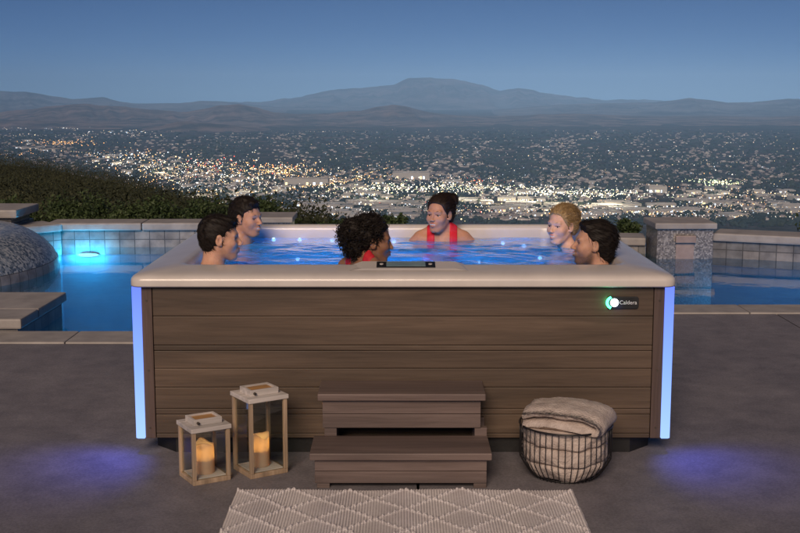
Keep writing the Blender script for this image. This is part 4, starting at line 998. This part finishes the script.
for (u0, u1, v0, v1, n, w0, w1, d0, d1) in [(282, 408, 205, 221, 26, 14, 34, 40, 80), (395, 545, 200, 219, 22, 10, 30, 30, 70), (545, 655, 205, 220, 16, 12, 30, 40, 80), (655, 800, 203, 221, 18, 12, 26, 30, 60), (180, 300, 180, 205, 18, 8, 18, 30, 60),
                                 (440, 640, 183, 196, 26, 4, 11, 30, 50), (-10, 60, 140, 152, 8, 10, 20, 60, 120), (660, 800, 190, 203, 12, 8, 18, 30, 60), (80, 180, 150, 175, 12, 8, 16, 40, 80), (340, 440, 183, 200, 12, 8, 18, 30, 60)]:
    for i in range(n):
        sd += 1; building(random.uniform(u0, u1), random.uniform(v0, v1), random.uniform(w0, w1), random.uniform(d0, d1), random.uniform(8, 13), random.choice(('roofW', 'roofW', 'roofG')), random.uniform(-.25, .25), sd)
# lights of the town
LC = {'w': emit('lamp_white', (1,.93,.80), 3.2), 'y': emit('lamp_yellow', (1,.78,.42), 3.6), 'o': emit('lamp_orange', (1,.50,.16), 3.6), 'c': emit('lamp_cool', (.72,.85,1), 2.8), 'g': emit('lamp_green', (.85,1,.55), 3.4), 'r': emit('lamp_red', (1,.12,.06), 3), 'd': emit('lamp_dim', (1,.80,.66), 1.3)}
for m in LC.values():
    try: m.cycles.emission_sampling = 'NONE'
    except Exception: pass
keys = list(LC); lamps = []
def lights(u0, v0, su, sv, n, pal, s0=.35, s1=.75, slope=0, uni=False):
    for i in range(n):
        if uni: u = u0+random.uniform(-su, su); v = v0+random.uniform(-sv, sv)
        else: u = random.gauss(u0, su); v = random.gauss(v0, sv)
        v += slope*(u-u0)
        if v < 127 or v > 223: continue
        lamps.append((u, v, random.uniform(s0, s1)*random.choice((.7, 1, 1, 1.3)), random.choice(pal)))
lights(400, 160, 440, 25, 650, 'dddddddwycd', .22, .5, uni=True)
lights(400, 195, 440, 24, 600, 'ddddwwyccdo', .22, .55, uni=True)
lights(520, 190, 75, 3.0, 620, 'wwwwyywg', .4, .85, .03)
lights(585, 193, 40, 2.2, 260, 'wyywwg', .4, .8, .03)
lights(450, 187, 25, 2.6, 160, 'wwyyg', .4, .8)
lights(372, 188, 26, 2.8, 280, 'yywgw', .4, .8)
lights(420, 179, 60, 2.0, 120, 'yoowd', .3, .6)
lights(300, 171, 50, 4.0, 200, 'ooyyww', .35, .7)
lights(345, 181, 30, 1.2, 130, 'ooyyo', .35, .65, -.15)
lights(285, 170, 14, 2.5, 140, 'ooy', .35, .7)
lights(215, 166, 45, 5, 340, 'oyywwwr', .35, .75)
lights(150, 163, 30, 5, 220, 'oywwcw', .35, .75)
lights(120, 155, 22, 3, 130, 'ooywc', .3, .65)
lights(205, 185, 45, 9, 330, 'ywwcdoo', .35, .75)
lights(250, 178, 40, 6, 260, 'wwcywd', .35, .8)
lights(165, 178, 25, 7, 160, 'oyywd', .3, .7)
lights(60, 142.5, 17, 1.4, 130, 'ooood', .3, .6)
lights(30, 128.5, 30, 1.2, 60, 'wdcd', .25, .5); lights(125, 132, 20, 1, 60, 'wydc', .25, .5); lights(146, 124, 4, .8, 14, 'cgc', .4, .7)
lights(75, 135, 40, 1.0, 60, 'wdyd', .2, .45); lights(10, 153, 20, 2, 40, 'ood', .3, .6)
lights(716, 182, 13, 1.6, 150, 'gggywg', .4, .8, .06)
lights(745, 200, 40, 6, 190, 'oyywdd', .3, .65); lights(700, 208, 50, 3, 150, 'yywwcd', .3, .65); lights(650, 213, 50, 3, 110, 'wycwdo', .3, .65)
lights(560, 211, 50, 4, 180, 'wwcdyo', .35, .7); lights(470, 208, 50, 6, 200, 'wwddrcy', .3, .65); lights(350, 212, 50, 5, 150, 'wcdcwd', .3, .65)
lights(340, 197, 70, 3.5, 200, 'wdydcw', .3, .6); lights(560, 165, 200, 14, 260, 'dwdydc', .25, .5); lights(650, 150, 130, 12, 260, 'dwddyd', .25, .5)
lights(470, 180, 20, 2, 70, 'rwwd', .35, .7); lights(325, 131.5, 25, .6, 40, 'dd', .2, .4); lights(520, 132, 120, 2, 120, 'ddd', .18, .36)
def road(pts, n, c, s0=.28):
    ln = [0]
    for a, b in zip(pts[:-1], pts[1:]): ln.append(ln[-1]+math.hypot(b[0]-a[0], (b[1]-a[1])*3))
    for i in range(n):
        q = ln[-1]*(i+random.uniform(-.25, .25))/n; lamps.append((float(np.interp(q, ln, [p[0] for p in pts])), float(np.interp(q, ln, [p[1] for p in pts])), s0*random.uniform(.8, 1.5), random.choice(c)))
road([(225, 163), (262, 170), (300, 176), (345, 182), (372, 172), (395, 166)], 90, 'ooy', .42); road([(40, 149), (90, 153), (140, 160), (215, 171)], 60, 'oyy', .35); road([(0, 124.5), (80, 129)], 30, 'wy')
road([(640, 184), (700, 189), (800, 195)], 50, 'oyw', .35); road([(420, 203), (540, 210), (640, 214), (800, 217)], 80, 'wyc', .38); road([(150, 166), (170, 180), (215, 196)], 40, 'yw', .4); road([(280, 199), (350, 203), (430, 206)], 40, 'wc', .4)
road([(330, 159), (400, 154), (520, 156), (660, 150)], 60, 'dw', .28); road([(560, 176), (640, 166), (800, 160)], 50, 'dyw', .3); road([(430, 143), (600, 139), (790, 141)], 50, 'd', .26); road([(100, 142), (250, 146), (400, 142)], 50, 'dy', .26)
P_ = []
for u, v, s, c in lamps:
    if terr is None: pass
    p = at(u, v, z=PLAIN+9); D = p.y-CAM.y; r_ = s*D/KF*random.choice((.38, .5, .6, .6, .72, 1.05)); P_.append((p.x, p.y, PLAIN+9, min(r_, 4.5), keys.index(c)))
P_.sort(key=lambda q: -q[3]/q[1]); big, rest = P_[:240], P_[240:]
tag(cloud('city_lights', [(OCT_V, OCT_F, (x, y, z), (r_, r_, r_), 0, k) for x, y, z, r_, k in rest], [LC[k] for k in keys]), 'thousands of small street and shop lights twinkling over the valley town', 'lights', kind='stuff')
lm = {}
for x, y, z, r_, k in big:
    if k not in lm:
        m = MB().add([Vector(v) for v in OCT_V], OCT_F.tolist(), 0).tube([(0, 0, -4), (0, 0, -.9)], .12, 6, 1); o = m.build('street_lamp', [LC[keys[k]], M['black']]); lm[k] = o.data; bpy.data.objects.remove(o)
    o = bpy.data.objects.new('street_lamp', lm[k]); COL.objects.link(o); o.location = (x, y, z); o.scale = (r_, r_, min(2.2, r_))
    nm = {'w': 'white', 'y': 'yellow', 'o': 'orange', 'c': 'bluish white', 'g': 'greenish', 'r': 'red', 'd': 'dim'}[keys[k]]
    tag(o, 'large bright %s floodlight on a pole in the lit part of the town' % nm, 'street lamp', 'bright %s lamps of the valley town' % nm)
for u, v, e in [(455, 188, 3), (495, 190, 4), (535, 191, 4), (575, 193, 4), (612, 194, 3), (372, 188, 3), (717, 183, 2.0), (300, 171, 3.6), (230, 168, 4), (160, 164, 4), (250, 181, 3), (200, 185, 3), (120, 156, 3), (400, 214, .8), (330, 214, .7), (560, 212, 1.0), (60, 143, 1.2)]:
    p = at(u, v, z=PLAIN+40); o = point_light('city_lamp_light', p, e*1.1e5, (1,.86,.58) if u not in (300, 230, 60) else (1,.55,.2), 0)

# ------------------------------------------------------------------ hillside scrub, hedge, bushes
M['leaf'] = mottled('leaf_green', (.022,.042,.016), (.075,.108,.038), 5, .6, bstr=0, spec=.3, kind='Object')
M['scrub'] = mottled('scrub_green', (.022,.030,.016), (.066,.070,.038), .16, .8, bstr=0, spec=.2)
M['bark'] = mottled('bark', (.04,.03,.025), (.08,.06,.05), 20, .9)
def leaves(centers, radii, n, size, flat=.8):
    """leaf quads on and inside blobs"""
    Vs = []
    for c, r_ in zip(centers, radii):
        d_ = rng.standard_normal((n, 3)); d_ /= np.linalg.norm(d_, axis=1)[:, None]; rr_ = (rng.random(n)**.35)[:, None]
        ln = 1+.35*np.sin(d_[:, :1]*5+c[0]*3)*np.cos(d_[:, 1:2]*4+c[1]*2)
        p = np.array(c)+d_*rr_*ln*np.array([r_, r_, r_*flat]); a = rng.standard_normal((n, 3)); a /= np.linalg.norm(a, axis=1)[:, None]
        b = np.cross(a, d_+.3*rng.standard_normal((n, 3))); b /= np.linalg.norm(b, axis=1)[:, None]+1e-9
        s = size*(.6+.8*rng.random((n, 1))); Vs.append(np.stack([p-a*s, p+b*s*.45, p+a*s, p-b*s*.45], 1).reshape(-1, 3))
    V = np.concatenate(Vs); return V, np.arange(len(V)).reshape(-1, 4)
# scrub over the whole hillside
cs, rs = [], []
for i in range(5200):
    r_ = 24*(140/24)**random.random()**.9; px = random.uniform(-60, 330) if r_ > 30 else random.uniform(-60, 320)
    x = CAM.x+(px-400)/F*r_; y = CAM.y+r_
    rad_ = random.uniform(.35, .8)*(1+r_/90); cs.append((x, y, terr(x, y)+rad_*.3)); rs.append(rad_)
cs = cs; V1, F1 = leaves(cs[:], rs, 80, .050, .8)
sz = np.repeat(np.array([1 if 1 else 0]), 1)
tag(npmesh('scrub', V1, F1, M['scrub']), 'dark green chaparral covering the slope behind the pool on the left', 'scrub', kind='stuff')
def bush(name, label, cat, x, y, w, h, n, k=14, size=.055, z0=None, group=None):
    z0 = terr(x, y) if z0 is None else z0; t = thing(name, label, cat, (x, y, z0), 0, group); cs, rs = [], []
    for i in range(k):
        a = random.uniform(0, 6.28); q = random.random()**.5; zz = random.random()**.7
        cs.append((math.cos(a)*q*w*.42*(1.1-.5*zz), math.sin(a)*q*w*.35*(1.1-.5*zz), h*(.25+.65*zz))); rs.append(random.uniform(.16, .28)*min(w, h)*1.0)
    V, Q = leaves(cs, rs, n//k, size, .9); npmesh('foliage', V, Q, M['leaf'], t)
    m = MB()
    for c in cs[:7]: m.tube([(c[0]*.1, c[1]*.1, -.2), (c[0]*.5, c[1]*.5, c[2]*.5), c], [.03, .02, .008], 6)
    m.build('stem', M['bark'], t); return t
hx = [(-6.6, 10.6, 1.5), (-5.5, 10.5, 1.3), (-4.5, 10.7, 1.4), (-3.6, 10.5, 1.3), (-2.7, 10.7, 1.35), (-1.9, 10.6, 1.2)]
hl = ['leafy green shrub behind the stacked stone pillar at the far left', 'leafy green shrub behind the left end of the pool wall', 'leafy green shrub right of the pillar, behind the pool light', 'leafy green shrub in the middle of the left pool wall',
      'leafy green shrub behind the pool wall, left of the front left man', 'leafy green shrub behind the heads of the two men on the left']
for (x, y, w_), lb in zip(hx, hl): bush('shrub', lb, 'shrub', x, y, w_, 1.0, 7000, 26, .026, -.64, 'shrubs behind the left pool wall')
bush('shrub', 'low dark shrub peeking over the tub rim left of the curly haired woman', 'shrub', -1.0, 11.6, .9, .34, 2400, 16, .028, -.38, 'shrubs behind the tub'); bush('shrub', 'low shrub seen over the rim just left of the bikini woman', 'shrub', -.08, 11.6, .45, .50, 2400, 14, .028, -.44, 'shrubs behind the tub')
bush('shrub', 'round leafy bush just right of the front right man', 'shrub', 2.70, 9.9, .46, .46, 2600, 16, .028, -.42, 'bushes by the scupper block')
bush('shrub', 'tall leafy bush touching the left side of the scupper block', 'shrub', 3.04, 9.9, .40, .60, 2600, 14, .028, -.42, 'bushes by the scupper block')
bush('shrub', 'dark bush beyond the right pool wall near the right edge', 'shrub', 6.6, 12.2, 1.2, .9, 1400, 16, .05, -.75)

# ------------------------------------------------------------------ haze
hz = bpy.data.materials.new('haze_air'); hz.use_nodes = True; nt = hz.node_tree; nt.nodes.clear()
o_ = nt.nodes.new('ShaderNodeOutputMaterial'); pv = nt.nodes.new('ShaderNodeVolumePrincipled'); pv.inputs['Density'].default_value = 3.6e-5
pv.inputs['Color'].default_value = (.29,.56,.98,1); pv.inputs['Anisotropy'].default_value = -.6; L(nt, pv.outputs[0], o_.inputs['Volume'])
hb = MB().box((-52000, -3000, -312), (52000, 44000, 720)).build('haze', hz); tag(hb, 'thin evening haze over the whole valley', 'haze', kind='stuff')
